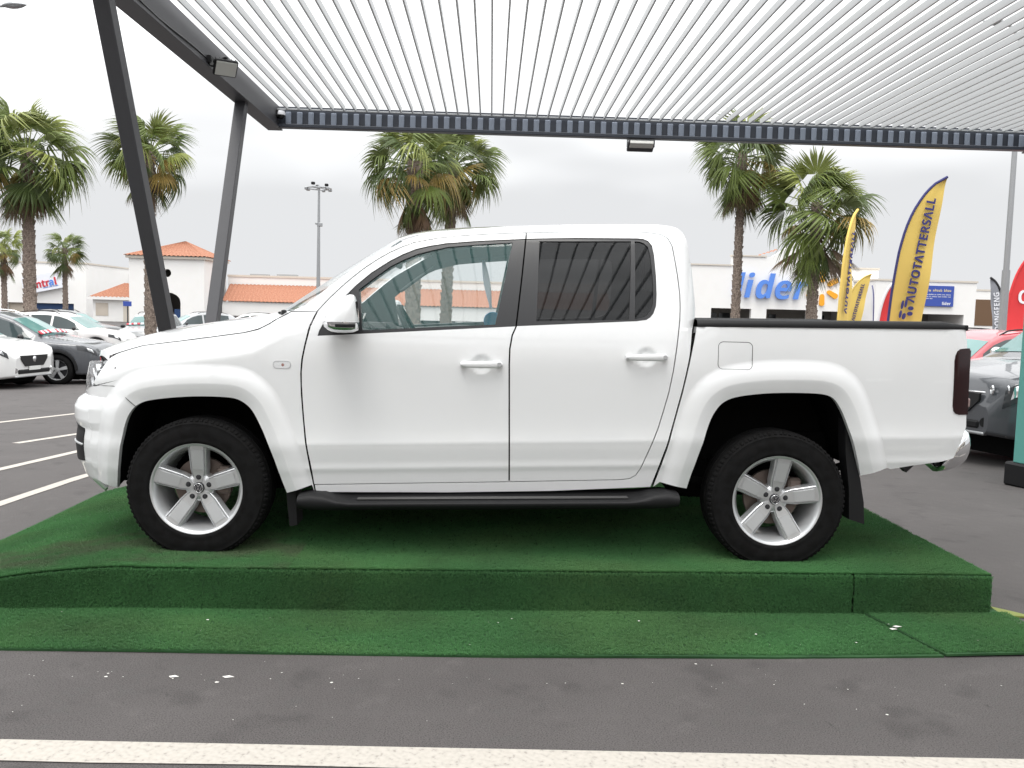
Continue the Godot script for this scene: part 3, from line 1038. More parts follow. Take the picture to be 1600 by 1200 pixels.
	m.panel(inner, [Geometry2D.offset_polygon(GLASS_F, -0.004)[0], Geometry2D.offset_polygon(WIN_R, -0.02)[0]], func(x: float, y: float) -> Vector3: return cab_map(x, y) - Vector3(0, 0.012, 0.034), 0.03, 0.0, Vector3(0, 0, -1))
	both("pillar_trim", m, M.head_lining, root)
	# bed side
	var bed := PackedVector2Array([Vector2(1.080, 1.256), Vector2(1.30, 1.261), Vector2(1.807, 1.271), Vector2(2.30, 1.278), Vector2(2.528, 1.280), Vector2(2.536, 1.22), Vector2(2.544, 1.10), Vector2(2.552, 0.95), Vector2(2.560, 0.80), Vector2(2.562, 0.757), Vector2(2.50, 0.585), Vector2(2.430, 0.566), Vector2(2.28, 0.541), Vector2(2.16, 0.518)])
	var band_r := MB.new()
	var edge_r := arch_band(band_r, ARCH_R, 0, ARCH_R.size() - 1, 0.150, 0.178, 0.150)
	var flap_edge := edge_r.duplicate()
	edge_r.reverse()
	bed.append_array(edge_r)
	bed.append_array([Vector2(0.881, 0.392), Vector2(0.940, 0.595), Vector2(1.013, 0.905), Vector2(1.051, 1.10)])
	var fuel := rounded(Vector2(1.284, 1.110), 0.091, 0.072, 0.026)
	m = MB.new()
	skin_panel(m, [bed], [fuel], side_map, 0.016, 0.0)
	m.add(band_r)
	var ret := []
	for q in [Vector2(1.080, 1.256), Vector2(1.068, 1.18), Vector2(1.051, 1.10), Vector2(1.013, 0.905), Vector2(0.940, 0.595), Vector2(0.881, 0.392)]:
		var w := half_width(q.x, q.y)
		ret.append(PackedVector3Array([Vector3(q.x, q.y, w), Vector3(q.x + 0.004, q.y, w - 0.012), Vector3(q.x + 0.006, q.y, w - 0.09)]))
	m.sheet(ret, Vector3(-1, 0, 0))
	var beds := [obj("bed_side", m, white, root)]
	m = MB.new()
	m.panel([bed], [], side_map, 0.03, 0.0, zp)
	m.add(band_r)
	beds.append(obj("bed_side", m.mirrored(), white, root))
	m = MB.new()
	m.panel(inset(fuel, 0.0022), [], side_map, 0.016, 0.02, zp)
	var flap := obj("fuel_flap", m, white, beds[0])
	m = MB.new()
	var fl_line := PackedVector3Array()
	var fl_r := PackedFloat32Array()
	var arch_line := smooth_line(ARCH_R, 4)
	for q in Geometry2D.offset_polygon(fuel, 0.0)[0]:
		var dd := 9.0
		for i in arch_line.size() - 1:
			dd = minf(dd, q.distance_to(Geometry2D.get_closest_point_to_segment(q, arch_line[i], arch_line[i + 1])))
		fl_line.append(Vector3(q.x, q.y, half_width(q.x, q.y) + (flare_at(dd / 0.178) if dd < 0.178 else 0.0) - 0.0002))
		fl_r.append(0.0016)
	fl_line.append(fl_line[0])
	fl_r.append(0.0016)
	m.tube(fl_line, fl_r, 5, false)
	obj("flap_seam", m, M.seam_grey, flap)
	# shade between the panels, painted as a near-black shell behind the panel gaps
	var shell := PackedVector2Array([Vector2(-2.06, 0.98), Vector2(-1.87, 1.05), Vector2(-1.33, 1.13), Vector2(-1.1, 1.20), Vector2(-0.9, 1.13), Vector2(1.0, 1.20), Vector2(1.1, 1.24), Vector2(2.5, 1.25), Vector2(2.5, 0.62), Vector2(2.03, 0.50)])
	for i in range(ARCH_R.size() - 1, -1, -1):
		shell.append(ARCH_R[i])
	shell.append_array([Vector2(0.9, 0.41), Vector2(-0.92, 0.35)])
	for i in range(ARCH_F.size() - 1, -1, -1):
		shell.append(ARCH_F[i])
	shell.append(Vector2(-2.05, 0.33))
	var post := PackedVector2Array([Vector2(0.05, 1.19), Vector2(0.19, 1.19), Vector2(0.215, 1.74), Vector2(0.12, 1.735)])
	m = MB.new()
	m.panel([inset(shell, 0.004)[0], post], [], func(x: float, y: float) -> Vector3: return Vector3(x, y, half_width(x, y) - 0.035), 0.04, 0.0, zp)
	both("gap_shade_shell", m, M.black_liner, root)
	# bonnet
	var rows2 := []
	for i in 25:
		var f := i / 24.0
		var row := PackedVector3Array()
		for j in 33:
			var u := j / 16.0 - 1.0
			var xs := lerpf(-2.085, -1.083, f)
			var xc := lerpf(-2.365, -1.27, f)
			var x := lerpf(xs, xc, 1.0 - u * u)
			var ys := lut(YF, xs) + 0.004
			var zs := cab_map(xs, ys - 0.006).z
			var top := lut([[-2.37, 0.965], [-2.33, 0.985], [-2.26, 1.015], [-2.20, 1.045], [-2.12, 1.083], [-1.86, 1.160], [-1.62, 1.208], [-1.365, 1.248], [-1.18, 1.278], [-1.0, 1.29]], x)
			var c := 1.0 - pow(absf(u), 3.2)
			row.append(Vector3(x, maxf(lerpf(ys, top + 0.008, c), ys), u * zs))
		rows2.append(row)
	m = MB.new()
	m.sheet(rows2, Vector3.UP)
	# turned-down front lip and edges
	var lip := []
	for k in 3:
		var row := PackedVector3Array()
		for q in rows2[0]:
			row.append(q + Vector3(-0.004 * k, -0.016 * k, 0))
		lip.append(row)
	m.sheet(lip, Vector3(-1, 0, 0))
	obj("hood", m, white, root)
	# windscreen, roof, cab back
	var edge := func(v: float) -> Vector3:
		var tb := [[0.0, -1.073, 1.288], [0.12, -1.0, 1.318], [0.26, -0.929, 1.372], [0.4, -0.86, 1.432], [0.55, -0.787, 1.493], [0.67, -0.725, 1.54], [0.77, -0.664, 1.58], [0.9, -0.565, 1.637], [1.0, -0.50, 1.674]]
		var k := 0
		while k < tb.size() - 2 and v > tb[k + 1][0]:
			k += 1
		var f: float = (v - tb[k][0]) / (tb[k + 1][0] - tb[k][0])
		var x: float = lerpf(tb[k][1], tb[k + 1][1], f)
		var y: float = lerpf(tb[k][2], tb[k + 1][2], f)
		return Vector3(x, y, cab_map(x, y).z)
	rows2 = []
	for i in 13:
		var v := i / 12.0
		var e: Vector3 = edge.call(v)
		var c := Vector3(lerpf(-1.31, -0.60, v), lerpf(1.262, 1.735, v), 0)
		var row := PackedVector3Array()
		for j in 25:
			var u := j / 12.0 - 1.0
			row.append(Vector3(lerpf(e.x, c.x, 1.0 - u * u), lerpf(e.y, c.y, 1.0 - u * u), u * e.z))
		rows2.append(row)
	m = MB.new()
	m.sheet(rows2, Vector3(-1, 1, 0))
	obj("windscreen", m, M.windscreen_pane, root)
	var roof_edge := [[-0.50, 1.674], [-0.442, 1.701], [-0.39, 1.717], [-0.329, 1.731], [-0.225, 1.748], [-0.10, 1.764], [0.038, 1.777], [0.150, 1.787], [0.270, 1.796], [0.41, 1.805], [0.560, 1.813], [0.70, 1.819], [0.818, 1.823], [0.92, 1.823], [0.985, 1.816], [1.022, 1.802], [1.044, 1.775]]
	var roof_rows := []
	var lining := []
	for i in 33:
		var f := i / 32.0
		var xe := lerpf(-0.50, 1.044, f)
		var ye := lut(roof_edge, xe)
		var ze := cab_map(xe, ye).z
		var row := PackedVector3Array()
		var row_in := PackedVector3Array()
		for j in 21:
			var u := j / 10.0 - 1.0
			var x := xe + (1.0 - u * u) * lerpf(-0.10, 0.05, f)
			var y := ye + (1.0 - u * u) * lerpf(0.061, 0.012, f)
			row.append(Vector3(x, y, u * ze))
			row_in.append(Vector3(x + 0.02 * (1 - f), y - 0.05 - 0.02 * u * u, u * (ze - 0.02)))
		roof_rows.append(row)
		if i > 1 and f < 0.98:
			lining.append(row_in)
	m = MB.new()
	m.sheet(roof_rows, Vector3.UP)
	obj("roof", m, white, root)
	m = MB.new()
	m.sheet(lining, Vector3.DOWN)
	obj("head_lining", m, M.head_lining, root)
	rows2 = []
	for e in [[1.044, 1.775], [1.061, 1.723], [1.069, 1.640], [1.082, 1.562], [1.091, 1.447], [1.098, 1.36], [1.094, 1.32], [1.080, 1.285], [1.062, 1.24], [1.044, 1.106], [1.007, 0.919], [0.97, 0.76], [0.935, 0.618]]:
		var ze := cab_map(e[0], e[1]).z
		var row := PackedVector3Array()
		for j in 15:
			var u := j / 7.0 - 1.0
			row.append(Vector3(e[0] + 0.05 * (1.0 - pow(absf(u), 4.0)), e[1], u * ze))
		rows2.append(row)
	m = MB.new()
	m.sheet(rows2, Vector3(1, 0, 0))
	var back := obj("cab_back", m, white, root)
	m = MB.new()
	var pane_rows := []
	for i in [2, 3, 4]:
		var row := PackedVector3Array()
		for q in rows2[i].slice(2, 13):
			row.append(q + Vector3(0.004, 0, 0))
		pane_rows.append(row)
	m.sheet(pane_rows, Vector3(1, 0, 0))
	obj("back_pane", m, M.door_glass, back)
	# nose: bumper, lamps, grille
	var skirt := PackedVector2Array([Vector2(-2.126, 0.856), Vector2(-2.175, 0.848), Vector2(-2.215, 0.830), Vector2(-2.235, 0.803)])
	for k in 14:
		var ys := lerpf(0.80, 0.37, k / 13.0)
		skirt.append(Vector2(-1.55 - 0.7035 * (-1.55 - lut(XF, ys)), ys))
	var band_b := MB.new()
	var edge_b := arch_band(band_b, ARCH_F, 0, 6, 0.135, 0.172, 0.14)
	skirt.append_array(edge_b)
	m = MB.new()
	skin_panel(m, [skirt], [], side_map, 0.014, 0.0)
	m.add(band_b)
	var nose := PackedVector2Array([Vector2(0.40, 0.30), Vector2(0.52, 0.262), Vector2(1.0, 0.24), Vector2(1.0, 0.80), Vector2(0.40, 0.80)])
	m.panel([nose], [], nose_map, 0.02, 0.02, Vector3(-1, 0, 0.3))
	var bump := MB.new()
	bump.add(m)
	bump.add(m.mirrored())
	var bo := obj("front_bumper", bump, white, root)
	m = MB.new()
	var sl := PackedVector3Array()
	var slr := PackedFloat32Array()
	for q in [Vector2(-2.150, 0.866), Vector2(-2.126, 0.859), Vector2(-2.06, 0.864), Vector2(-2.0, 0.866), Vector2(-1.965, 0.857)]:
		sl.append(side_map(q.x, q.y) + Vector3(0, 0, 0.0))
		slr.append(0.0022)
	for r in [0.85, 0.72, 0.58, 0.40, 0.2, 0.0]:
		var q: Vector2 = ARCH_F[6] + (Vector2(-1.965, 0.857) - ARCH_F[6]) * float(r)
		sl.append(Vector3(q.x, q.y, half_width(q.x, q.y) + flare_at(r) * nose_factor(q.x, q.y)))
		slr.append(0.0022)
	m.tube(sl, slr, 5)
	both("bumper_seam", m, M.seam_grey, bo)
	m = MB.new()
	m.box(Vector3(-2.0, 0.32, 0), Vector3(0.40, 0.02, 1.25), 0.0)
	obj("under_tray", m, M.black_liner, bo)
	m = MB.new()
	m.panel([PackedVector2Array([Vector2(0.47, 0.622), Vector2(0.63, 0.636), Vector2(0.70, 0.60), Vector2(0.70, 0.47), Vector2(0.62, 0.43), Vector2(0.47, 0.445)])], [], func(q: float, y: float) -> Vector3: return nose_map(q, y) + Vector3(-0.003, 0, 0.003), 0.02, 0.01, Vector3(-1, 0, 0.5))
	m.panel([PackedVector2Array([Vector2(0.74, 0.60), Vector2(1.0, 0.60), Vector2(1.0, 0.34), Vector2(0.78, 0.36)])], [], func(q: float, y: float) -> Vector3: return nose_map(q, y) + Vector3(-0.004, 0, 0.0), 0.03, 0.01, Vector3(-1, 0, 0))
	for k in 2:
		obj("air_intake", m if k == 0 else m.mirrored(), M.black_plastic, bo)
	m = MB.new()
	for yy in [0.535]:
		for q in [0.47, 0.52, 0.57, 0.62]:
			m.bar(nose_map(q, yy) + Vector3(-0.005, 0, 0.004), nose_map(q + 0.05, yy) + Vector3(-0.005, 0, 0.004), 0.010, 0.012, 0.003)
	for k in 2:
		obj("fog_lamp", m if k == 0 else m.mirrored(), M.alloy_satin, bo)
	var lamp := PackedVector2Array([Vector2(0.412, 0.995), Vector2(0.415, 0.957), Vector2(0.435, 0.92), Vector2(0.46, 0.896), Vector2(0.50, 0.866), Vector2(0.54, 0.842), Vector2(0.60, 0.815), Vector2(0.66, 0.806), Vector2(0.80, 0.806), Vector2(0.80, 0.953), Vector2(0.65, 0.972), Vector2(0.55, 0.986)])
	m = MB.new()
	m.panel([lamp], [], nose_in, 0.03, 0.0, Vector3(-1, 0, 0.5))
	var buckets := both("headlight", m, M.alloy_satin, root)
	m = MB.new()
	m.panel([lamp], [], func(q: float, y: float) -> Vector3: return nose_map(q, y) + Vector3(-0.004, 0, 0.003), 0.025, 0.07, Vector3(-1, 0, 0.5))
	for k in 2:
		obj("lamp_lens", m if k == 0 else m.mirrored(), M.lamp_pane, buckets[k])
	m = MB.new()
	for l in [[0.54, 0.925, 0.036], [0.66, 0.885, 0.046]]:
		var c := nose_map(l[0], l[1]) + Vector3(0.035, 0, -0.03)
		m.lathe(PackedVector2Array([Vector2(0.0, -0.01), Vector2(0.02, -0.005), Vector2(l[2], 0.018), Vector2(l[2] + 0.006, 0.02), Vector2(l[2] + 0.006, -0.02)]), 24, Transform3D(Basis(Vector3.UP, -1.0) * Basis(Vector3.RIGHT, PI / 2), c))
	m.panel([PackedVector2Array([Vector2(0.50, 0.955), Vector2(0.78, 0.935), Vector2(0.78, 0.95), Vector2(0.50, 0.975)]), PackedVector2Array([Vector2(0.65, 0.835), Vector2(0.79, 0.815), Vector2(0.79, 0.83), Vector2(0.62, 0.855)])], [], func(q: float, y: float) -> Vector3: return nose_map(q, y) + Vector3(0.03, 0, -0.02), 0.02, 0.02, Vector3(-1, 0, 0.5))
	for k in 2:
		obj("reflector", m if k == 0 else m.mirrored(), M.chrome, buckets[k])
	m = MB.new()
	m.panel([PackedVector2Array([Vector2(0.45, 0.965), Vector2(0.50, 0.965), Vector2(0.56, 0.87), Vector2(0.62, 0.835), Vector2(0.58, 0.835), Vector2(0.50, 0.885)])], [], func(q: float, y: float) -> Vector3: return nose_map(q, y) + Vector3(0.045, 0, -0.03), 0.02, 0.0, Vector3(-1, 0, 0.5))
	for k in 2:
		obj("lamp_mask", m if k == 0 else m.mirrored(), M.black_trim, buckets[k])
	m = MB.new()
	m.panel([PackedVector2Array([Vector2(0.80, 0.80), Vector2(1.0, 0.80), Vector2(1.0, 0.97), Vector2(0.80, 0.953)])], [], func(q: float, y: float) -> Vector3: return nose_map(q, y) + Vector3(0.02, 0, 0), 0.04, 0.0, Vector3(-1, 0, 0))
	var gr := MB.new()
	gr.add(m)
	gr.add(m.mirrored())
	var go := obj("grille", gr, M.black_plastic, root)
	for yy in [0.83, 0.88, 0.93]:
		m = MB.new()
		var pts := PackedVector3Array()
		var rad := PackedFloat32Array()
		for k in 15:
			var q := 0.81 + 0.38 * k / 14.0
			var p := nose_map(q if q <= 1.0 else 2.0 - q, yy)
			pts.append(Vector3(p.x + 0.012, yy, p.z if q <= 1.0 else -p.z))
			rad.append(0.009)
		m.tube(pts, rad, 8)
		obj("grille_bar", m, M.chrome, go)
	# rear lamps, tailgate, bumper
	m = MB.new()
	m.panel([PackedVector2Array([Vector2(2.463, 1.11), Vector2(2.468, 1.14), Vector2(2.478, 1.162), Vector2(2.494, 1.174), Vector2(2.53, 1.178), Vector2(2.556, 1.178), Vector2(2.566, 0.822), Vector2(2.51, 0.822), Vector2(2.488, 0.828), Vector2(2.474, 0.842), Vector2(2.468, 0.87)])], [], func(x: float, y: float) -> Vector3: return Vector3(x, y, half_width(x, y) + 0.004), 0.012, 0.03, zp)
	m.box(Vector3(2.558, 1.0, 0.845), Vector3(0.035, 0.356, 0.115), 0.012)
	var lamps := both("tail_light", m, M.tail_red, root)
	m = MB.new()
	m.box(Vector3(2.565, 0.885, 0.85), Vector3(0.026, 0.05, 0.13), 0.006)
	for k in 2:
		obj("reverse_lens", m if k == 0 else m.mirrored(), M.tail_clear, lamps[k])
	m = MB.new()
	m.box(Vector3(2.535, 0.96, 0), Vector3(0.05, 0.62, 1.55), 0.014)
	m.box(Vector3(2.562, 0.96, 0), Vector3(0.014, 0.30, 1.25), 0.006)
	obj("tailgate", m, white, root)
	var prof := PackedVector2Array([Vector2(2.520, 0.494), Vector2(2.527, 0.530), Vector2(2.536, 0.585), Vector2(2.552, 0.635), Vector2(2.578, 0.678), Vector2(2.612, 0.708), Vector2(2.650, 0.727), Vector2(2.676, 0.733), Vector2(2.692, 0.722), Vector2(2.703, 0.690), Vector2(2.708, 0.650), Vector2(2.704, 0.610), Vector2(2.690, 0.570), Vector2(2.662, 0.540), Vector2(2.625, 0.516), Vector2(2.575, 0.499)])
	rows2 = []
	for st in [[-0.905, 0.02], [-0.900, 0.55], [-0.885, 0.82], [-0.86, 0.95], [-0.82, 1.0], [-0.72, 1.0], [-0.62, 1.0], [-0.5, 1.0], [-0.3, 1.0], [0.0, 1.0], [0.3, 1.0], [0.5, 1.0], [0.62, 1.0], [0.72, 1.0], [0.82, 1.0], [0.86, 0.95], [0.885, 0.82], [0.900, 0.55], [0.905, 0.02]]:
		var row := PackedVector3Array()
		for q in prof:
			var c := Vector2(2.60, 0.60)
			var e: Vector2 = c + (q - c) * float(st[1])
			row.append(Vector3(e.x - 0.082 + 0.03 * (1.0 - pow(absf(st[0]) / 0.905, 3.0)), e.y + 0.075 * (1.0 - smoothstep(0.55, 0.80, absf(st[0]))), st[0]))
		rows2.append(row)
	m = MB.new()
	m.sheet(rows2, Vector3.ZERO, true)
	obj("rear_bumper", m, M.chrome, root)
	# load bed
	m = MB.new()
	m.box(Vector3(1.84, 0.70, 0), Vector3(1.34, 0.03, 0.80))
	for sg in [-1.0, 1.0]:
		m.box(Vector3(1.84, 1.12, sg * 0.80), Vector3(1.34, 0.27, 0.02))
		m.box(Vector3(1.84, 0.98, sg * 0.61), Vector3(1.34, 0.02, 0.38))
		m.box(Vector3(1.84, 0.84, sg * 0.41), Vector3(1.34, 0.27, 0.02))
	m.box(Vector3(1.165, 0.98, 0), Vector3(0.02, 0.58, 1.62))
	obj("bed_liner", m, M.black_plastic, root)
	for sg in [-1.0, 1.0]:
		m = MB.new()
		rows2 = []
		for i in 13:
			var x := lerpf(1.082, 2.532, i / 12.0)
			var yb := lerpf(1.258, 1.279, i / 12.0)
			var w := half_width(x, 1.26)
			var h := 0.038 if i < 12 else 0.022
			var row := PackedVector3Array()
			for q in [[0.004, 0.0], [0.006, 0.4], [-0.004, 0.8], [-0.02, 1.0], [-0.06, 1.06], [-0.11, 1.0], [-0.13, 0.7], [-0.13, 0.0]]:
				row.append(Vector3(x, yb + h * q[1], sg * (w + q[0])))
			rows2.append(row)
		m.sheet(rows2, Vector3.ZERO, false)
		m.box(Vector3(2.531, 1.287, sg * 0.86), Vector3(0.012, 0.03, 0.12), 0.004)
		obj("bed_rail", m, M.black_plastic, root)
	# running boards
	m = MB.new()
	rows2 = []
	for i in 31:
		var f := i / 30.0
		var x := lerpf(-1.005, 1.005, f)
		var tilt := 0.025 * (x + 1.0)
		var e := smoothstep(0.04, 0.13, f) * (1.0 - smoothstep(0.87, 0.96, f))
		var end := sqrt(maxf(1.0 - pow(absf(f - 0.5) * 2.0, 30.0), 0.5))
		var row := PackedVector3Array()
		for q in [[0.78, 0.30 + 0.02 * (1 - e)], [0.86, 0.335 - 0.012 * e], [0.93, 0.338 - 0.042 * e], [0.965, 0.336 - 0.046 * e], [0.995, 0.33 - 0.042 * e], [1.010, 0.315 - 0.032 * e], [1.015, 0.295 - 0.018 * e], [1.012, 0.268 - 0.004 * e], [0.998, 0.245], [0.96, 0.236], [0.85, 0.245], [0.78, 0.26]]:
			row.append(Vector3(x, 0.285 + (float(q[1]) - 0.285) * end + tilt, q[0]))
		rows2.append(row)
	m.sheet(rows2, Vector3.ZERO, true)
	for sg in [0.0, 1.0]:   # end caps
		var row: PackedVector3Array = rows2[0 if sg == 0.0 else 30]
		for k in range(1, row.size() - 1):
			m.f3(row[0], row[k], row[k + 1], Vector3(sg * 2 - 1, 0, 0))
	var boards := both("running_board", m, M.black_plastic, root)
	m = MB.new()
	for k in 5:
		m.bar(Vector3(-0.70, 0.3035 + k * 0.0, 0.885 + k * 0.02), Vector3(0.74, 0.3395, 0.885 + k * 0.02), 0.009, 0.006, 0.002)
	for k in 2:
		obj("tread_strip", m if k == 0 else m.mirrored(), M.black_trim, boards[k])
	# mud flaps
	for sg in [-1.0, 1.0]:
		m = MB.new()
		m.prism(PackedVector2Array([Vector2(-1.095, 0.41), Vector2(-1.06, 0.40), Vector2(-1.040, 0.31), Vector2(-1.032, 0.135), Vector2(-1.072, 0.130), Vector2(-1.085, 0.25)]), 0.15, Transform3D(Basis.IDENTITY, Vector3(0, 0, sg * 0.80)))
		obj("mud_flap", m, M.black_plastic, root)
		m = MB.new()
		m.prism(PackedVector2Array([Vector2(1.905, 0.79), Vector2(1.925, 0.70), Vector2(1.955, 0.60), Vector2(2.003, 0.46), Vector2(2.030, 0.33), Vector2(2.040, 0.21), Vector2(1.955, 0.235), Vector2(1.945, 0.40), Vector2(1.915, 0.60)]), 0.10, Transform3D(Basis.IDENTITY, Vector3(0, 0, sg * 0.862)))
		obj("mud_flap", m, M.black_plastic, root)
	# wheel housings
	for sg in [-1.0, 1.0]:
		for k in 2:
			var arch := ARCH_F if k == 0 else ARCH_R
			m = MB.new()
			rows2 = []
			for q in arch:
				var row := PackedVector3Array()
				var wz := half_width(q.x, q.y) - 0.018
				var hub := Vector2(-1.5475 if k == 0 else 1.5475, 0.34)
				var big := q + (q - hub).normalized() * 0.012
				for z in [wz, wz - 0.03, 0.72, 0.41]:
					row.append(Vector3(big.x, big.y + (0.02 if z < 0.8 else 0.0), sg * z))
				rows2.append(row)
			m.sheet(rows2, Vector3.DOWN)
			var cx := -1.5475 if k == 0 else 1.5475
			m.box(Vector3(cx, 0.62, sg * 0.42), Vector3(1.0, 0.72, 0.02))
			m.box(Vector3(cx, 0.955, sg * 0.62), Vector3(0.9, 0.02, 0.5))
			obj("wheel_housing", m, M.black_liner, root)
	# wheels
	var axle := 0.335
	wheel_parts(root, Vector3(-1.5475, axle, 0.828), PI * 0.5, 1.0)
	wheel_parts(root, Vector3(1.5475, axle, 0.828), deg_to_rad(82), 1.0)
	wheel_parts(root, Vector3(-1.5475, axle, -0.828), 0.4, -1.0)
	wheel_parts(root, Vector3(1.5475, axle, -0.828), 0.9, -1.0)
	# frame, axles, springs below
	m = MB.new()
	for sg in [-1.0, 1.0]:
		m.box(Vector3(-0.25, 0.40, sg * 0.42), Vector3(3.3, 0.14, 0.08), 0.01)
		m.bar(Vector3(1.3, 0.42, sg * 0.42), Vector3(1.75, 0.60, sg * 0.42), 0.08, 0.12)
		m.bar(Vector3(1.7, 0.60, sg * 0.42), Vector3(2.5, 0.60, sg * 0.42), 0.08, 0.10)
		m.bar(Vector3(0.95, 0.42, sg * 0.60), Vector3(1.5475, 0.335, sg * 0.60), 0.06, 0.03)
		m.bar(Vector3(1.5475, 0.335, sg * 0.60), Vector3(2.18, 0.52, sg * 0.60), 0.06, 0.03)
		m.bar(Vector3(0.95, 0.40, sg * 0.60), Vector3(1.5475, 0.31, sg * 0.60), 0.06, 0.012)
	m.box(Vector3(0.0, 0.46, 0), Vector3(2.0, 0.10, 1.66))
	m.box(Vector3(-1.6, 0.50, 0), Vector3(1.1, 0.3, 0.80))
	m.box(Vector3(2.25, 0.62, 0), Vector3(0.4, 0.08, 1.2))
	m.tube(PackedVector3Array([Vector3(1.5475, 0.335, -0.75), Vector3(1.5475, 0.335, 0.75)]), PackedFloat32Array([0.045, 0.045]), 12)
	m.tube(PackedVector3Array([Vector3(-1.5475, 0.335, -0.75), Vector3(-1.5475, 0.335, 0.75)]), PackedFloat32Array([0.035, 0.035]), 12)
	m.box(Vector3(1.55, 0.34, 0.05), Vector3(0.28, 0.24, 0.26), 0.06)
	obj("chassis", m, M.black_liner, root)
	m = MB.new()
	m.prism(PackedVector2Array([Vector2(2.24, 0.545), Vector2(2.40, 0.575), Vector2(2.395, 0.53), Vector2(2.335, 0.47), Vector2(2.30, 0.505), Vector2(2.26, 0.51)]), 0.05, Transform3D(Basis.IDENTITY, Vector3(0, 0, 0.72)))
	obj("bumper_bracket", m, M.steel_dark, root)
	# cabin
	m = MB.new()
	rows2 = []
	for z in [-0.78, -0.5, 0.0, 0.5, 0.78]:
		var row := PackedVector3Array()
		for q in [[-0.72, 0.70], [-0.66, 0.86], [-0.60, 1.0], [-0.58, 1.12], [-0.64, 1.18], [-0.76, 1.205], [-0.95, 1.215], [-1.10, 1.235]]:
			row.append(Vector3(q[0], q[1], z))
		rows2.append(row)
	m.sheet(rows2, Vector3(1, 1, 0))
	m.box(Vector3(-0.68, 1.185, 0.36), Vector3(0.20, 0.09, 0.36), 0.03)
	obj("dashboard", m, M.dash_plastic, root)
	var sw := Node3D.new()
	sw.name = "steering_wheel"
	root.add_child(sw)
	sw.position = Vector3(-0.47, 1.16, 0.36)
	sw.rotation.z = deg_to_rad(28)
	m = MB.new()
	var pts2 := PackedVector3Array()
	var rad2 := PackedFloat32Array()
	for k in 33:
		pts2.append(Vector3(0, cos(TAU * k / 32) * 0.185, sin(TAU * k / 32) * 0.185))
		rad2.append(0.015)
	m.tube(pts2, rad2, 8, false)
	obj("wheel_ring", m, M.black_plastic, sw)
	m = MB.new()
	m.box(Vector3(-0.02, 0, 0), Vector3(0.05, 0.11, 0.13), 0.025)
	for a in [0.0, PI, -PI / 2]:
		m.bar(Vector3(-0.01, sin(a) * 0.05, cos(a) * 0.05), Vector3(0, sin(a) * 0.18, cos(a) * 0.18), 0.035, 0.014, 0.004, Vector3.RIGHT)
	m.tube(PackedVector3Array([Vector3(-0.03, 0, 0), Vector3(-0.25, 0.0, 0)]), PackedFloat32Array([0.035, 0.04]), 10)
	obj("wheel_boss", m, M.dash_plastic, sw)
	for sx in [0, 1]:
		for sz in [-0.38, 0.38]:
			m = MB.new()
			var x0: float = [0.03, 0.86][sx]
			m.box(Vector3(x0 - 0.24, 0.74, sz), Vector3(0.52, 0.20, 0.50), 0.06)
			m.box(Vector3(x0 + 0.06, 1.02, sz), Vector3(0.15, 0.62, 0.48), 0.06, Basis(Vector3(0, 0, 1), -0.22))
			m.box(Vector3(x0 + 0.15, 1.40, sz), Vector3(0.09, 0.17, 0.26), 0.035, Basis(Vector3(0, 0, 1), -0.12))
			for sg in [-0.07, 0.07]:
				m.tube(PackedVector3Array([Vector3(x0 + 0.12, 1.26, sz + sg), Vector3(x0 + 0.14, 1.36, sz + sg)]), PackedFloat32Array([0.007, 0.007]), 6)
			obj("seat", m, M.seat_cloth, root)
	m = MB.new()
	m.panel([PackedVector2Array([Vector2(-0.93, 0.45), Vector2(0.95, 0.45), Vector2(0.95, 1.215), Vector2(0.12, 1.19), Vector2(-0.9, 1.13)])], [], func(x: float, y: float) -> Vector3: return Vector3(x, y, half_width(x, y, true) - 0.07), 0.06, 0.0, Vector3(0, 0, -1))
	both("door_card", m, M.dash_plastic, root)
	m = MB.new()
	m.tube(PackedVector3Array([Vector3(-0.66, 1.44, -0.775), Vector3(-0.63, 1.46, -0.735), Vector3(-0.53, 1.535, -0.70), Vector3(-0.45, 1.59, -0.685), Vector3(-0.43, 1.61, -0.705)]), PackedFloat32Array([0.011, 0.012, 0.012, 0.012, 0.011]), 8)
	obj("grab_handle", m, M.head_lining, root)
	m = MB.new()
	m.box(Vector3(-0.60, 1.60, 0), Vector3(0.03, 0.07, 0.24), 0.012)
	m.tube(PackedVector3Array([Vector3(-0.60, 1.62, 0), Vector3(-0.65, 1.68, 0)]), PackedFloat32Array([0.012, 0.014]), 8)
	obj("rear_view_mirror", m, M.black_plastic, root)
	m = MB.new()
	for e in [[-1.16, 1.262, 0.75, -1.255, 1.262, 0.10], [-1.22, 1.262, -0.05, -1.20, 1.265, -0.62]]:
		m.bar(Vector3(e[0], e[1] + 0.012, e[2]), Vector3(e[3], e[4] + 0.02, e[5]), 0.016, 0.012, 0.003)
	m.lathe(PackedVector2Array([Vector2(0.0, 0.02), Vector2(0.014, 0.016), Vector2(0.016, -0.012)]), 12, Transform3D(Basis.IDENTITY, Vector3(-1.13, 1.272, 0.775)))
	obj("wiper", m, M.black_trim, root)


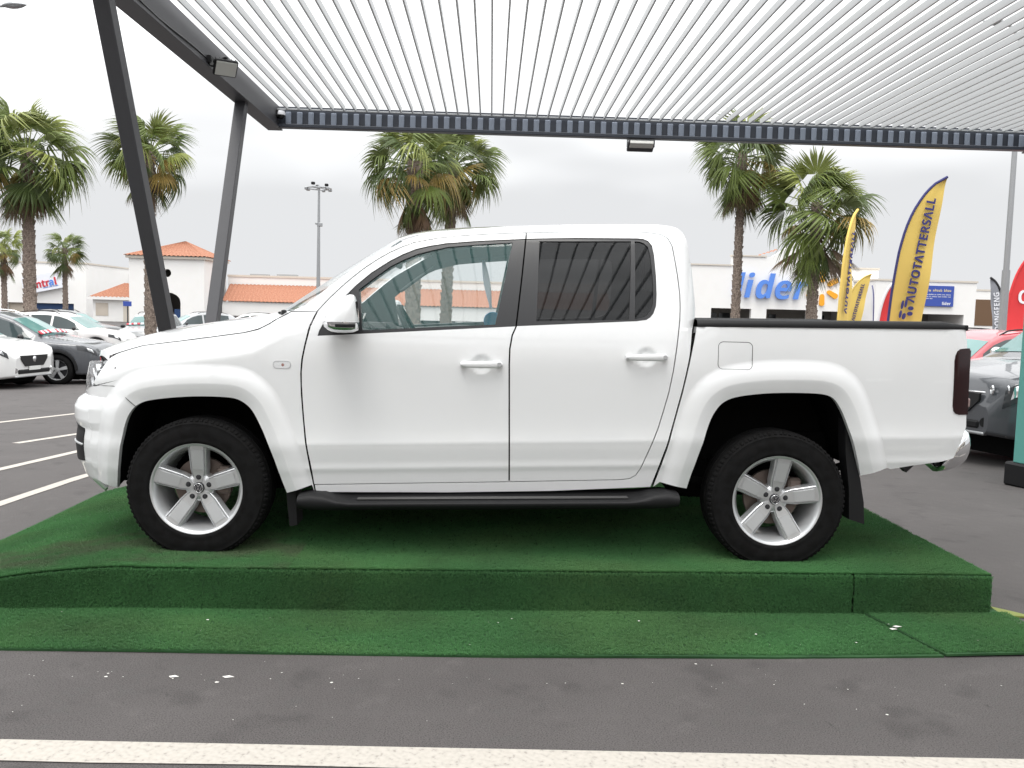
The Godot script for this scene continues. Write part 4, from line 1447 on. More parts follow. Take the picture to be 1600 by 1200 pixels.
# ---------------------------------------------------------------- ground and stand
func ground() -> void:
	var m := MB.new()
	var zs := []
	for z in [260.0, 60.0, 20.0, 8.0, 4.0, 0.0, -2.0, -4.0, -8.0, -12.0, -16.0, -20.0, -40.0, -120.0, -600.0]:
		var row := PackedVector3Array()
		for x in [-600.0, -100.0, -20.0, -5.0, 0.0, 5.0, 20.0, 100.0, 600.0]:
			row.append(Vector3(x, gy(z), z))
		zs.append(row)
	m.sheet(zs, Vector3.UP)
	struct("ground", m, M.asphalt)
	# painted bay lines
	for l in [[Vector2(-6.0, 2.575), Vector2(6.5, 2.745), 0.14], [Vector2(-4.62, -0.3), Vector2(-4.1, -6.2), 0.10], [Vector2(-3.78, 0.4), Vector2(-3.3, -5.0), 0.10], [Vector2(-7.0, -4.5), Vector2(-6.1, -8.2), 0.10], [Vector2(-5.25, -4.2), Vector2(-4.35, -8.2), 0.10]]:
		m = MB.new()
		var a: Vector2 = l[0]
		var b: Vector2 = l[1]
		var s: Vector2 = (b - a).normalized().orthogonal() * float(l[2]) * 0.5
		var rows := []
		for i in 25:
			var q := a.lerp(b, i / 24.0)
			var w := 1.0 + 0.06 * sin(i * 2.3)
			rows.append(PackedVector3Array([Vector3(q.x - s.x * w, gy(q.y) + 0.004, q.y - s.y * w), Vector3(q.x + s.x, gy(q.y) + 0.004, q.y + s.y)]))
		m.sheet(rows, Vector3.UP)
		struct("parking_line", m, M.road_paint)


func ramp_y(x: float) -> float:
	if x >= -1.75:
		return 0.22
	var t := clampf((-1.75 - x) / 1.35, 0.0, 1.0)
	return 0.22 * (1.0 - pow(t, 1.7)) + 0.004


func front_z(x: float) -> float:   # front edge of the deck runs slightly askew
	return 1.235 - 0.040 * (x + 1.5) * 0.75


func platform() -> void:
	var root := thing("display_platform", "low green carpeted display platform with a ramp under the white pickup", "platform")
	var m := MB.new()
	var xs := []
	for i in 60:
		xs.append(lerpf(-3.1, 2.64, i / 59.0))
	var back := -1.42
	# deck
	var rows := []
	for x in xs:
		var row := PackedVector3Array()
		for k in 9:
			var z := lerpf(front_z(x), back, k / 8.0)
			row.append(Vector3(x + (0.0 if x < 2.6 else -0.03 * k / 8.0), ramp_y(x) + (0.004 * sin(x * 2.1 + k) if x < -1.2 else 0.0), z))
		rows.append(row)
	m.sheet(rows, Vector3.UP)
	obj("deck", m, M.turf_base, root)
	# upright faces, two carpet pieces with a seam between
	for part in [[-3.1, 1.895], [1.905, 2.64]]:
		m = MB.new()
		rows = []
		var n := 40
		for i in n:
			var x: float = lerpf(part[0], part[1], i / (n - 1.0))
			var h := ramp_y(x)
			var row := PackedVector3Array()
			var p: float = 0.006 if part[0] > 0.0 else 0.0
			for q in [[0.0, 0.012], [0.03, 0.006], [0.3, 0.006], [0.6, 0.008], [0.9, 0.004], [0.97, -0.004], [1.0, -0.018]]:
				row.append(Vector3(x, h * q[0] + (0.002 if q[0] == 1.0 else 0.0), front_z(x) + q[1] + p))
			rows.append(row)
		m.sheet(rows, Vector3(0, 0, 1))
		obj("front_skirt", m, M.turf_base, root)
	m = MB.new()
	m.f4(Vector3(2.642, 0, front_z(2.64) + 0.01), Vector3(2.612, 0, back), Vector3(2.612, 0.222, back), Vector3(2.642, 0.222, front_z(2.64)), Vector3(1, 0, 0))
	m.f4(Vector3(-3.1, 0, back - 0.002), Vector3(2.612, 0, back - 0.002), Vector3(2.612, 0.221, back - 0.002), Vector3(-1.9, 0.221, back - 0.002), Vector3(0, 0, -1))
	obj("end_skirt", m, M.turf_base, root)
	# carpet laid on the asphalt before the deck
	var strip := thing("carpet_strip", "strip of green artificial turf on the asphalt before the platform", "carpet")
	for part in [[-4.2, 2.03, 2.18], [2.045, 3.2, 2.195]]:
		m = MB.new()
		var poly := PackedVector2Array()
		var x1: float = part[1]
		if part[0] < 0.0:
			poly = PackedVector2Array([Vector2(-4.2, 1.78), Vector2(-2.0, 1.775), Vector2(0.1, 1.772), Vector2(1.3, 1.735), Vector2(2.10, 1.690), Vector2(2.02, 1.40), Vector2(1.93, 1.06), Vector2(-3.1, 1.25), Vector2(-4.2, 1.2)])
		else:
			poly = PackedVector2Array([Vector2(2.112, 1.689), Vector2(2.55, 1.655), Vector2(2.75, 1.64), Vector2(2.72, 1.45), Vector2(2.70, 1.2), Vector2(2.70, 1.05), Vector2(1.945, 1.06), Vector2(2.032, 1.40)])
		var up := PackedVector2Array()
		for q in poly:
			up.append(Vector2(q.x, -q.y))
		m.panel([up], [], func(x: float, y: float) -> Vector3: return Vector3(x, 0.010 + 0.003 * sin(x * 3.0) + (0.006 if x1 > 2.5 else 0.0), -y), 0.08, 0.010, Vector3.UP)
		obj("turf_piece", m, M.turf_base, strip)
	# blades of the artificial turf
	turf_blades(root, "deck_pile", 0)
	turf_blades(strip, "strip_pile", 1)
	m = MB.new()
	m.prism(PackedVector2Array([Vector2(0, 0), Vector2(0.17, -0.02), Vector2(0.10, 0.06), Vector2(0.02, 0.14)]), 0.008, Transform3D(Basis(Vector3(1, 0, 0), -PI / 2), Vector3(2.70, 0.008, 1.13)))
	obj("carpet_corner", m, M.frond_light, root)


func turf_blades(root: Node, called: String, which: int) -> void:
	var st := MB.new()
	for k in 5:
		var a := TAU * k / 5.0 + 0.4
		var o := Vector3(cos(a), 0, sin(a))
		var s := Vector3(-o.z, 0, o.x) * 0.0012
		var b := o * 0.0025
		var c := b + o * 0.0045 + Vector3(0, 0.0095, 0)
		st.f3(b - s, b + s, c, o)
	var blade := st.mesh()
	var col := PackedColorArray()
	var xf: Array[Transform3D] = []
	var no := FastNoiseLite.new()
	no.seed = 17
	no.frequency = 1.3
	no.fractal_octaves = 4
	var r := RandomNumberGenerator.new()
	r.seed = 40 + which
	var count := 290000 if which == 0 else 85000
	for i in count:
		var p := Vector3.ZERO
		var up := Vector3.UP
		if which == 0:
			var x := r.randf_range(-3.05, 2.64)
			if r.randf() < 0.13:   # the upright front
				var h := ramp_y(x)
				p = Vector3(x, r.randf() * h, front_z(x) + (0.012 if x > 1.905 else 0.006))
				up = Vector3(0, -0.35, 1).normalized()
				if absf(x - 1.90) < 0.004:
					continue
			else:
				var z := lerpf(front_z(x), -1.42, pow(r.randf(), 1.35))
				if absf(x - (1.90 - 0.02 * (1.1 - z))) < 0.004:
					continue
				p = Vector3(x, ramp_y(x) + (0.004 * sin(x * 2.1 + (front_z(x) - z) / (front_z(x) + 1.42) * 8.0) if x < -1.2 else 0.0), z)
		else:
			var x := r.randf_range(-3.2, 2.74)
			var zf := 1.772 if x < 0.1 else lerpf(1.772, 1.64, (x - 0.1) / 2.6)
			var z := r.randf_range(front_z(x) + 0.005, zf)
			var seam := lerpf(1.94, 2.106, (z - 1.06) / 0.63)
			if absf(x - seam) < 0.012:
				continue
			p = Vector3(x, 0.010 + 0.003 * sin(x * 3.0) + (0.006 if x > seam else 0.0), z)
		var side := up.cross(Vector3(1, 0.02, 0.3)).normalized()
		var b := Basis(side, up, side.cross(up)).rotated(up, r.randf() * TAU)
		b = b.rotated(side, r.randfn(0.0, 0.25))
		var sc := r.randf_range(0.75, 1.25)
		xf.append(Transform3D(b.scaled(Vector3.ONE * sc), p))
		var v := no.get_noise_3d(p.x, p.y * 2.0, p.z)
		var k := 1.0 + 0.35 * v + r.randf_range(-0.16, 0.16)
		var dry := clampf(0.10 + 0.5 * no.get_noise_2d(p.x * 0.6 + 9.0, p.z * 0.9), 0.0, 0.30)
		# soil brought in by tyres where the vehicles drive up
		var soil := 0.0
		if which == 0 and up.y > 0.9 and p.x < -1.0:
			soil = clampf(0.55 - absf(p.z - 0.86) * 1.8 + 0.7 * no.get_noise_2d(p.x * 2.0, p.z * 3.0), 0.0, 0.55)
		var cc := Color(0.066, 0.200, 0.064).lerp(Color(0.12, 0.19, 0.065), dry) * k
		col.append(Color(cc.r, cc.g, cc.b).lerp(Color(0.11, 0.095, 0.07), soil))
	var mm := MultiMesh.new()
	mm.transform_format = MultiMesh.TRANSFORM_3D
	mm.use_colors = true
	mm.mesh = blade
	mm.instance_count = xf.size()
	for i in xf.size():
		mm.set_instance_transform(i, xf[i])
		mm.set_instance_color(i, col[i])
	var o := MultiMeshInstance3D.new()
	o.name = called
	o.multimesh = mm
	o.material_override = M.turf_blade
	o.set_meta("kind", "stuff")
	root.add_child(o)


# ---------------------------------------------------------------- slatted canopy
func pergola() -> void:
	var root := thing("slatted_canopy", "grey steel canopy with white roof slats carried on slanted posts", "canopy")
	var top := 4.16
	var far := -6.58
	var xl := -2.92
	var xr := 7.35
	var cross := -1.02
	var near := 9.0
	var skew := 0.012
	var st: Material = M.grey_steel
	# side beams
	for x in [xl - 0.10, xr + 0.10]:
		var m := MB.new()
		m.box(Vector3(x, top - 0.07, (far + near) * 0.5), Vector3(0.14, 0.30, near - far + 0.3), 0.008)
		m.box(Vector3(x, top - 0.225, (far + near) * 0.5), Vector3(0.20, 0.02, near - far + 0.3), 0.004)
		obj("side_beam", m, st, root)
	# end channel with lips, the slat ends show in it
	var m := MB.new()
	m.box(Vector3((xl + xr) * 0.5, top - 0.065, far - 0.07), Vector3(xr - xl + 0.34, 0.27, 0.02))
	m.box(Vector3((xl + xr) * 0.5, top - 0.20, far - 0.02), Vector3(xr - xl + 0.34, 0.045, 0.14), 0.006)
	obj("end_channel", m, M.gutter_dark, root)
	m = MB.new()
	m.box(Vector3((xl + xr) * 0.5, top + 0.012, far + 0.045), Vector3(xr - xl + 0.06, 0.022, 0.03), 0.003)
	obj("channel_lip", m, M.zinc, root)
	for z in [cross, near]:
		m = MB.new()
		m.box(Vector3((xl + xr) * 0.5, top + 0.0, z), Vector3(xr - xl, 0.18, 0.10), 0.006)
		obj("cross_beam", m, st, root)
	# slats of both bays
	var pitch := 0.153
	var n := int((xr - xl) / pitch)
	for bay in 2:
		var z0 := far + 0.0 if bay == 0 else cross + 0.06
		var z1 := cross - 0.06 if bay == 0 else near - 0.06
		m = MB.new()
		m.box(Vector3.ZERO, Vector3(0.017, 0.072, z1 - z0), 0.002)
		var mesh := m.mesh()
		var e := MB.new()
		e.box(Vector3.ZERO, Vector3(0.074, 0.172, 0.02), 0.006)
		var emesh := e.mesh()
		for i in n:
			var x := xl + 0.10 + pitch * i
			var o := obj("slat", mesh, M.slat_white, root)
			o.position = Vector3(x + skew * ((z0 + z1) * 0.5 - far) * 0.0, top + 0.052 + 0.002 * sin(i * 1.9), (z0 + z1) * 0.5)
			if bay == 0:
				var c := obj("slat_cap", emesh, M.slat_end, root)
				c.position = Vector3(x, top - 0.088, far - 0.048)
	# slanted posts in pairs
	for base in [Vector3(xl - 0.11, gy(-3.37), -3.37), Vector3(xr + 0.09, gy(-3.37), -3.37)]:
		for tz in [-5.15, -1.38]:
			m = MB.new()
			m.bar(base + Vector3(0, 0.0, 0.0 if tz > -3 else -0.08), Vector3(base.x, top - 0.215, tz), 0.125, 0.125, 0.006, Vector3.RIGHT)
			obj("post", m, st, root)
		m = MB.new()
		m.box(base + Vector3(0, 0.01, 0), Vector3(0.4, 0.02, 0.6), 0.003)
		obj("base_plate", m, st, root)
	for x in [xl, xr]:
		for tz in [5.0, 8.6]:
			m = MB.new()
			m.bar(Vector3(x, 0, 6.8), Vector3(x, top - 0.215, tz), 0.125, 0.125, 0.006, Vector3.RIGHT)
			obj("post", m, st, root)
	# lamps, dome and cable
	var fl := thing("flood_lamp", "square floodlight on the left side beam of the canopy", "lamp", Vector3(xl + 0.02, top - 0.15, -3.72))
	var nz := Vector3(0.42, -0.62, 0.66).normalized()
	var nx := Vector3(0.86, 0.0, -0.52).cross(nz).cross(nz).normalized() * -1.0
	var tb := Basis(nx, nz.cross(nx), nz)
	var fc := Vector3(0.12, -0.07, 0.04)
	m = MB.new()
	m.box(fc, Vector3(0.235, 0.175, 0.045), 0.012, tb)
	for k in 6:
		m.box(fc + tb * Vector3(-0.10 + 0.04 * k, 0, -0.035), Vector3(0.008, 0.16, 0.03), 0.0, tb)
	obj("housing", m, M.black_plastic, fl)
	m = MB.new()
	m.box(fc + tb * Vector3(0, 0, 0.026), Vector3(0.205, 0.145, 0.006), 0.002, tb)
	obj("lens", m, M.lamp_glass, fl)
	m = MB.new()
	m.bar(Vector3(-0.02, 0.0, 0.05), fc + tb * Vector3(-0.14, 0, 0), 0.03, 0.012)
	m.bar(Vector3(-0.02, 0.0, -0.02), fc + tb * Vector3(0.0, 0.10, -0.02), 0.03, 0.012)
	m.box(Vector3(-0.035, 0.0, 0.02), Vector3(0.05, 0.08, 0.16), 0.006)
	obj("bracket", m, M.black_plastic, fl)
	fl = thing("flood_lamp", "small floodlight hanging under the middle of the canopy's end channel", "lamp", Vector3(1.98, top - 0.23, far - 0.02))
	m = MB.new()
	m.box(Vector3(0, -0.085, 0), Vector3(0.36, 0.06, 0.20), 0.012, Basis(Vector3.RIGHT, -0.5))
	obj("housing", m, M.steel_dark, fl)
	m = MB.new()
	m.box(Vector3(0, -0.075, 0.06), Vector3(0.32, 0.05, 0.10), 0.004, Basis(Vector3.RIGHT, -0.5))
	obj("lens", m, M.lamp_glass, fl)
	m = MB.new()
	for sx in [-0.185, 0.185]:
		m.box(Vector3(sx, -0.05, 0), Vector3(0.012, 0.10, 0.04), 0.003)
	m.box(Vector3(0, -0.004, 0), Vector3(0.38, 0.008, 0.05))
	obj("bracket", m, M.zinc, fl)
	var dome := thing("dome_camera", "small dome camera at the canopy's far left corner", "camera", Vector3(xl + 0.02, top - 0.06, far + 0.05))
	m = MB.new()
	m.lathe(PackedVector2Array([Vector2(0, 0.05), Vector2(0.05, 0.045), Vector2(0.062, 0.02), Vector2(0.062, -0.01)]), 24, Transform3D.IDENTITY)
	obj("housing", m, M.white_print, dome)
	m = MB.new()
	m.lathe(PackedVector2Array([Vector2(0.058, -0.01), Vector2(0.052, -0.035), Vector2(0.03, -0.056), Vector2(0.0, -0.062)]), 24, Transform3D.IDENTITY)
	m.box(Vector3(-0.06, 0.01, 0), Vector3(0.08, 0.09, 0.12), 0.01)
	obj("bubble", m, M.black_trim, dome)
	m = MB.new()
	var pts := PackedVector3Array()
	var rad := PackedFloat32Array()
	for k in 40:
		var z := lerpf(near - 1.0, -4.2, k / 39.0)
		pts.append(Vector3(xl - 0.025 + 0.005 * sin(k * 1.3), top - 0.16 + 0.012 * sin(k * 0.9), z))
		rad.append(0.007)
	m.tube(pts, rad, 6)
	tag(obj("power_cable", m, M.black_trim), "thin black cable clipped along the canopy's left side beam", "cable")


# ---------------------------------------------------------------- buildings
func wall_box(root: Node, called: String, lo: Vector3, hi: Vector3, material: Material) -> void:
	var m := MB.new()
	m.box((lo + hi) * 0.5, hi - lo)
	obj(called, m, material, root)


func tiled_slope(root: Node, called: String, a: Vector3, b: Vector3, c: Vector3, d: Vector3, step := 0.42) -> void:
	# a-b eave, d-c ridge; rows of barrel tiles run from eave to ridge
	var m := MB.new()
	var n := int((b - a).length() / step)
	var nor := (b - a).cross(d - a).normalized()
	if nor.y < 0:
		nor = -nor
	var rows := []
	for i in n * 4 + 1:
		var f := i / (n * 4.0)
		var h := absf(sin(PI * i / 4.0)) * 0.09
		var row := PackedVector3Array()
		for k in 5:
			row.append(a.lerp(b, f).lerp(d.lerp(c, f), k / 4.0) + nor * h)
		rows.append(row)
	m.sheet(rows, nor)
	obj(called, m, M.clay_tiles, root)


func buildings() -> void:
	var g := -0.5
	# store with the tilted sign
	var z := -95.0
	var b := thing("store_building", "white flat-roofed store at far left with a tilted white sign", "building", Vector3(-56, g, z))
	wall_box(b, "wall", Vector3(-20, 0, -30), Vector3(10.1, 6.3, -0.5), M.render_white)
	wall_box(b, "wall_head", Vector3(-20, 1.75, -0.5), Vector3(10.1, 6.25, 0), M.render_white)
	for q in [[-20.0, 1.2], [8.7, 10.1]]:
		wall_box(b, "pier", Vector3(q[0], 0, -0.5), Vector3(q[1], 1.748, 0), M.render_white)
	wall_box(b, "parapet", Vector3(-20.1, 6.25, -30.1), Vector3(10.2, 6.42, 0.08), M.cornice)
	wall_box(b, "shop_front", Vector3(4.2, 0, -0.48), Vector3(8.68, 1.74, -0.40), M.shutter_blue)
	wall_box(b, "shop_back", Vector3(1.22, 0, -0.49), Vector3(4.18, 1.74, -0.45), M.render_beige)
	var s: MeshInstance3D
	# its side wing
	wall_box(b, "side_wing", Vector3(10.12, 0, -22), Vector3(19.2, 6.2, -12), M.render_white)
	var sg := thing("store_sign", "tilted white store sign with red and blue lettering at far left", "sign", Vector3(-50.5, 3.55, -94.6))
	var sm := MB.new()
	sm.prism(rounded(Vector2.ZERO, 2.25, 0.95, 0.3, 0.21), 0.3)
	obj("panel", sm, M.sign_white, sg)
	var word := [["c", "sign_red"], ["e", "sign_red"], ["n", "sign_red"], ["t", "sign_red"], ["r", "sign_red"], ["a", "sign_blue"], ["l", "sign_red"]]
	var px := [-1.62, -1.06, -0.43, 0.12, 0.54, 1.0, 1.45]
	for i in 7:
		s = obj("letter", lettering(word[i][0], 1.12, 0.06, 800), M[word[i][1]], sg)
		s.position = Vector3(px[i], -0.12 + px[i] * 0.21, 0.18)
		s.rotation.z = 0.21
	s = obj("small_print", word_blocks([0.6, 0.4, 0.6], 0.12), M.sign_blue, sg)
	s.position = Vector3(0.95, -0.42, 0.165)
	s.rotation.z = 0.21
	# low tiled annex
	b = thing("tiled_annex", "low white annex with orange tiled roof left of the tower", "building", Vector3(-39, g, -88))
	wall_box(b, "wall", Vector3(-3.2, 0, -6), Vector3(2.5, 2.3, -0.4), M.render_white)
	wall_box(b, "eave", Vector3(-3.6, 2.3, -6), Vector3(2.5, 2.55, 0.1), M.render_white)
	tiled_slope(b, "tile_roof", Vector3(-3.5, 2.56, 0.1), Vector3(2.5, 2.56, 0.1), Vector3(2.5, 4.1, -3.0), Vector3(-1.0, 4.1, -3.0))
	wall_box(b, "opening", Vector3(-2.9, 0.6, -0.39), Vector3(-1.6, 1.95, -0.36), M.render_beige)
	wall_box(b, "garage_door", Vector3(0.0, 0, -0.39), Vector3(2.2, 1.95, -0.35), M.cornice)
	# tower
	b = thing("tower_building", "white tower with hipped orange tile roof, round window and arched doorway", "building", Vector3(-33.15, g, -85))
	var wl := -3.85
	var wr := 3.75
	var hh := 6.6
	var m := MB.new()
	var arch := PackedVector2Array([Vector2(-1.35, -0.02)])
	for k in 9:
		var a := PI - PI * k / 8.0
		arch.append(Vector2(cos(a) * 1.35, 2.25 + sin(a) * 0.95))
	arch.append(Vector2(1.35, -0.02))
	m.panel([PackedVector2Array([Vector2(wl, 0), Vector2(wr, 0), Vector2(wr, hh), Vector2(wl, hh)])], [arch, ellipse(Vector2(0.0, 5.15), 0.42, 0.42)], func(x: float, y: float) -> Vector3: return Vector3(x, y, 0), 0.5, 0.5, Vector3(0, 0, 1))
	obj("front_wall", m, M.render_white, b)
	for x in [wl + 0.15, wr - 0.15]:
		wall_box(b, "side_wall", Vector3(x - 0.14, 0, -7.5), Vector3(x + 0.14, hh - 0.004, -0.503), M.render_white)
	wall_box(b, "back_wall", Vector3(wl + 0.3, 0, -7.5), Vector3(wr - 0.3, hh - 0.004, -7.2), M.inner_plaster)
	wall_box(b, "doorway_sign", Vector3(0.55, 0.2, -0.55), Vector3(1.3, 1.5, -0.5), M.shutter_blue)
	wall_box(b, "eave", Vector3(wl - 0.25, hh, -7.8), Vector3(wr + 0.25, hh + 0.25, 0.25), M.cornice)
	var e := hh + 0.26
	var A := Vector3(wl - 0.4, e, 0.4)
	var B := Vector3(wr + 0.4, e, 0.4)
	var C := Vector3(wr + 0.4, e, -7.9)
	var D := Vector3(wl - 0.4, e, -7.9)
	var T := Vector3(0.6, e + 1.75, -3.75)
	tiled_slope(b, "tile_roof", A, B, T, T)
	tiled_slope(b, "tile_roof", B, C, T, T)
	tiled_slope(b, "tile_roof", C, D, T, T)
	tiled_slope(b, "tile_roof", D, A, T, T)
	# long arcade
	b = thing("arcade_building", "long white building with an orange tiled lean-to roof behind the hood", "building", Vector3(-12, g, -92))
	wall_box(b, "wall", Vector3(-17.2, 0, -8), Vector3(25, 5.2, -0.5), M.render_white)
	wall_box(b, "parapet", Vector3(-17.25, 5.2, -8.05), Vector3(25.05, 5.42, -0.42), M.cornice)
	tiled_slope(b, "tile_roof", Vector3(-16.6, 2.45, 3.8), Vector3(25, 2.45, 3.8), Vector3(25, 4.35, -0.4), Vector3(-17.0, 4.35, -0.4))
	wall_box(b, "fascia", Vector3(-16.6, 0.95, 3.3), Vector3(25, 2.42, 3.6), M.render_white)
	for k in 9:
		wall_box(b, "column", Vector3(-16.6 + k * 5.0, 0, 3.05), Vector3(-16.1 + k * 5.0, 0.948, 3.55), M.render_white)
	for k in 8:
		wall_box(b, "shop_window", Vector3(-15.8 + k * 5.0, 0, -0.49), Vector3(-12.0 + k * 5.0, 2.2, -0.44), M.door_glass)
	wall_box(b, "roof_plant", Vector3(-15.2, 5.42, -3), Vector3(-13.2, 5.62, -2), M.zinc)
	wall_box(b, "roof_plant", Vector3(-12.2, 5.42, -3), Vector3(-10.0, 5.66, -2), M.zinc)
	# supermarket
	b = thing("supermarket_building", "white supermarket with curved gable and blue wall lettering", "building", Vector3(30.6, g, -85))
	var line := PackedVector2Array([Vector2(-10.5, 0), Vector2(9.6, 0), Vector2(9.6, 7.45), Vector2(5.4, 7.45), Vector2(5.4, 8.38)])
	for k in 13:
		var f := k / 12.0
		var x := lerpf(5.4, -2.2, f)
		var up := smoothstep(0.0, 0.42, f) - smoothstep(0.55, 1.0, f) * 1.0
		line.append(Vector2(x, 8.38 + 1.65 * maxf(up, 0.0)))
	line.append_array([Vector2(-5.75, 8.42), Vector2(-5.75, 7.45), Vector2(-10.5, 7.42)])
	var holes := []
	for q in [[-7.75, -3.55, 3.05], [-1.95, 2.35, 3.08], [3.9, 6.6, 3.0]]:
		holes.append(PackedVector2Array([Vector2(q[0], 0.03), Vector2(q[1], 0.03), Vector2(q[1], q[2]), Vector2(q[0], q[2])]))
	m = MB.new()
	m.panel([line], holes, func(x: float, y: float) -> Vector3: return Vector3(x, y, 0), 0.7, 0.6, Vector3(0, 0, 1))
	obj("front_wall", m, M.render_white, b)
	wall_box(b, "hall", Vector3(-10.4, 0, -30), Vector3(9.5, 7.0, -6.0), M.inner_plaster)
	wall_box(b, "porch_roof", Vector3(-10.4, 3.4, -6.0), Vector3(9.5, 7.1, -0.62), M.inner_plaster)
	for xx in [-10.45, 9.3]:
		wall_box(b, "porch_side", Vector3(xx, 0, -6.0), Vector3(xx + 0.2, 3.39, -0.61), M.inner_plaster)
	for q in [[-1.3, -0.2], [0.2, 1.0], [-6.9, -5.6], [-5.4, -4.1], [4.2, 6.4]]:
		wall_box(b, "door_leaf", Vector3(q[0], 0, -5.98), Vector3(q[1], 2.6, -5.9), M.door_glass)
	wall_box(b, "gable_cap", Vector3(-10.6, 7.43, -0.7), Vector3(-5.76, 7.58, 0.1), M.cornice)
	wall_box(b, "gable_cap", Vector3(5.41, 7.46, -0.7), Vector3(9.7, 7.6, 0.1), M.cornice)
	wall_box(b, "gable_cap", Vector3(-5.85, 8.43, -0.7), Vector3(-2.2, 8.58, 0.1), M.cornice)
	tiled_slope(b, "tile_roof", Vector3(-4.0, 8.2, -0.8), Vector3(-0.8, 9.2, -0.8), Vector3(-0.2, 9.5, -3.0), Vector3(-3.0, 8.5, -3.0))
	var ls := thing("store_lettering", "large blue wall lettering on the white supermarket", "sign", Vector3(30.6, g, -84.9))
	var lx := [-5.15, -4.15, -2.75, -0.55, 1.15]
	var ltx := ["l", "i", "d", "e", "r"]
	for i in 5:
		s = obj("letter", lettering(ltx[i], 3.35, 0.25, 800, true), M.sign_blue, ls)
		s.position = Vector3([-4.95, -3.95, -2.3, -0.35, 1.35][i], 5.38 - 0.02 * i, 0.2)
		s.basis = Basis(Vector3(1, 0, 0), Vector3(0.2, 1, 0), Vector3(0, 0, 1))
	var sp := thing("sunburst_sign", "yellow six-rayed sunburst emblem on the white supermarket wall", "sign", Vector3(34.36, 4.88, -84.9))
	for k in 6:
		m = MB.new()
		var a := PI / 2 + TAU * k / 6.0
		var o := Vector2(cos(a), sin(a))
		var pr := PackedVector2Array()
		for q in rounded(Vector2.ZERO, 0.62, 0.25, 0.24):
			pr.append(q * Vector2(1.0, 1.0 + 0.25 * q.x))
		m.prism(pr, 0.2, Transform3D(Basis(Vector3(0, 0, 1), a), Vector3(o.x, o.y, 0) * 1.22))
		obj("ray", m, M.sign_yellow, sp)
	# low hall with the billboard
	b = thing("low_hall", "low white hall with a blue billboard right of the supermarket", "building", Vector3(43, g, -80))
	wall_box(b, "wall", Vector3(-5.2, 2.95, -20), Vector3(4.85, 6.1, 0), M.render_white)
	for q in [[-5.2, -0.95], [3.75, 4.85]]:
		wall_box(b, "pier", Vector3(q[0], 0, -20), Vector3(q[1], 2.948, 0), M.render_white)
	wall_box(b, "back_wall", Vector3(-0.94, 0, -7.2), Vector3(3.74, 2.946, -7.0), M.inner_plaster)
	wall_box(b, "roller_door", Vector3(0.2, 0, -6.98), Vector3(2.9, 2.4, -6.9), M.steel_dark)
	wall_box(b, "parapet", Vector3(-5.3, 6.1, -20), Vector3(4.95, 6.28, 0.08), M.cornice)
	var bb := thing("billboard", "blue advertising billboard with cream and white print", "billboard", Vector3(43.65, 4.22, -79.85))
	m = MB.new()
	m.box(Vector3.ZERO, Vector3(3.75, 2.02, 0.12), 0.01)
	obj("panel", m, M.billboard_blue, bb)
	s = obj("headline", word_blocks([0.7, 0.28, 0.95, 0.75], 0.26), M.cream_print, bb)
	s.position = Vector3(0.1, 0.55, 0.065)
	for k in 3:
		s = obj("text_line", word_blocks([[0.4, 0.25, 0.5, 0.2, 0.45, 0.3, 0.5], [0.5, 0.3, 0.2, 0.55, 0.35, 0.5, 0.3], [0.35, 0.5, 0.3]][k], 0.11), M.white_print, bb)
		s.position = Vector3([0.1, 0.05, -0.85][k], 0.14 - 0.2 * k, 0.065)
	s = obj("logo_text", lettering("lider", 0.4, 0.02, 800, true), M.white_print, bb)
	s.position = Vector3(1.15, -0.72, 0.075)
	# farther shed
	b = thing("brown_shed", "cream building with a brown wall panel at far right", "building", Vector3(60, g, -97))
	wall_box(b, "wall", Vector3(-8, 0, -10), Vector3(16, 6.0, 0), M.render_white)
	wall_box(b, "brown_panel", Vector3(-4.4, 1.9, 0), Vector3(1.2, 5.0, 0.05), M.frond_dry)
	wall_box(b, "parapet", Vector3(-8.1, 6.0, -10), Vector3(16.1, 6.2, 0.06), M.cornice)
	# street front behind the photographer, mirrored in the side windows
	b = thing("street_building", "beige building across the lane behind the photographer", "building", Vector3(0, 0, 23))
	wall_box(b, "wall", Vector3(-26, 0, 0), Vector3(30, 6.5, 8), M.render_beige)
	wall_box(b, "roof_band", Vector3(-26.2, 6.5, -0.3), Vector3(30.2, 7.1, 8.2), M.render_white)
	for k in 9:
		wall_box(b, "window", Vector3(-23 + k * 6.0, 0.8, -0.06), Vector3(-20 + k * 6.0, 3.6, -0.004), M.door_glass)
		wall_box(b, "column", Vector3(-18.6 + k * 6.0, 0, -0.5), Vector3(-17.8 + k * 6.0, 6.49, -0.002), M.render_white)


# print too small to read: words as little blocks of strokes
func word_blocks(words: Array, h: float) -> MB:
	var m := MB.new()
	var total := 0.0
	for w in words:
		total += w + h * 0.6
	var x := -total * 0.5
	var r := RandomNumberGenerator.new()
	r.seed = int(total * 1000)
	for w in words:
		var n := maxi(1, int(w / (h * 0.62)))
		for k in n:
			var hh := h * (0.72 if r.randf() < 0.6 else 1.0)
			var cx: float = x + w * (k + 0.5) / n
			m.box(Vector3(cx - w / n * 0.28, hh * 0.5 - h * 0.4, 0), Vector3(w / n * 0.22, hh, 0.02))
			m.box(Vector3(cx + w / n * 0.22, h * 0.32 - h * 0.4, 0), Vector3(w / n * 0.2, h * 0.62, 0.02))
			m.box(Vector3(cx, (h * 0.08 if r.randf() < 0.5 else h * 0.6) - h * 0.4, 0), Vector3(w / n * 0.5, h * 0.16, 0.018))
		x += w + h * 0.6
	return m


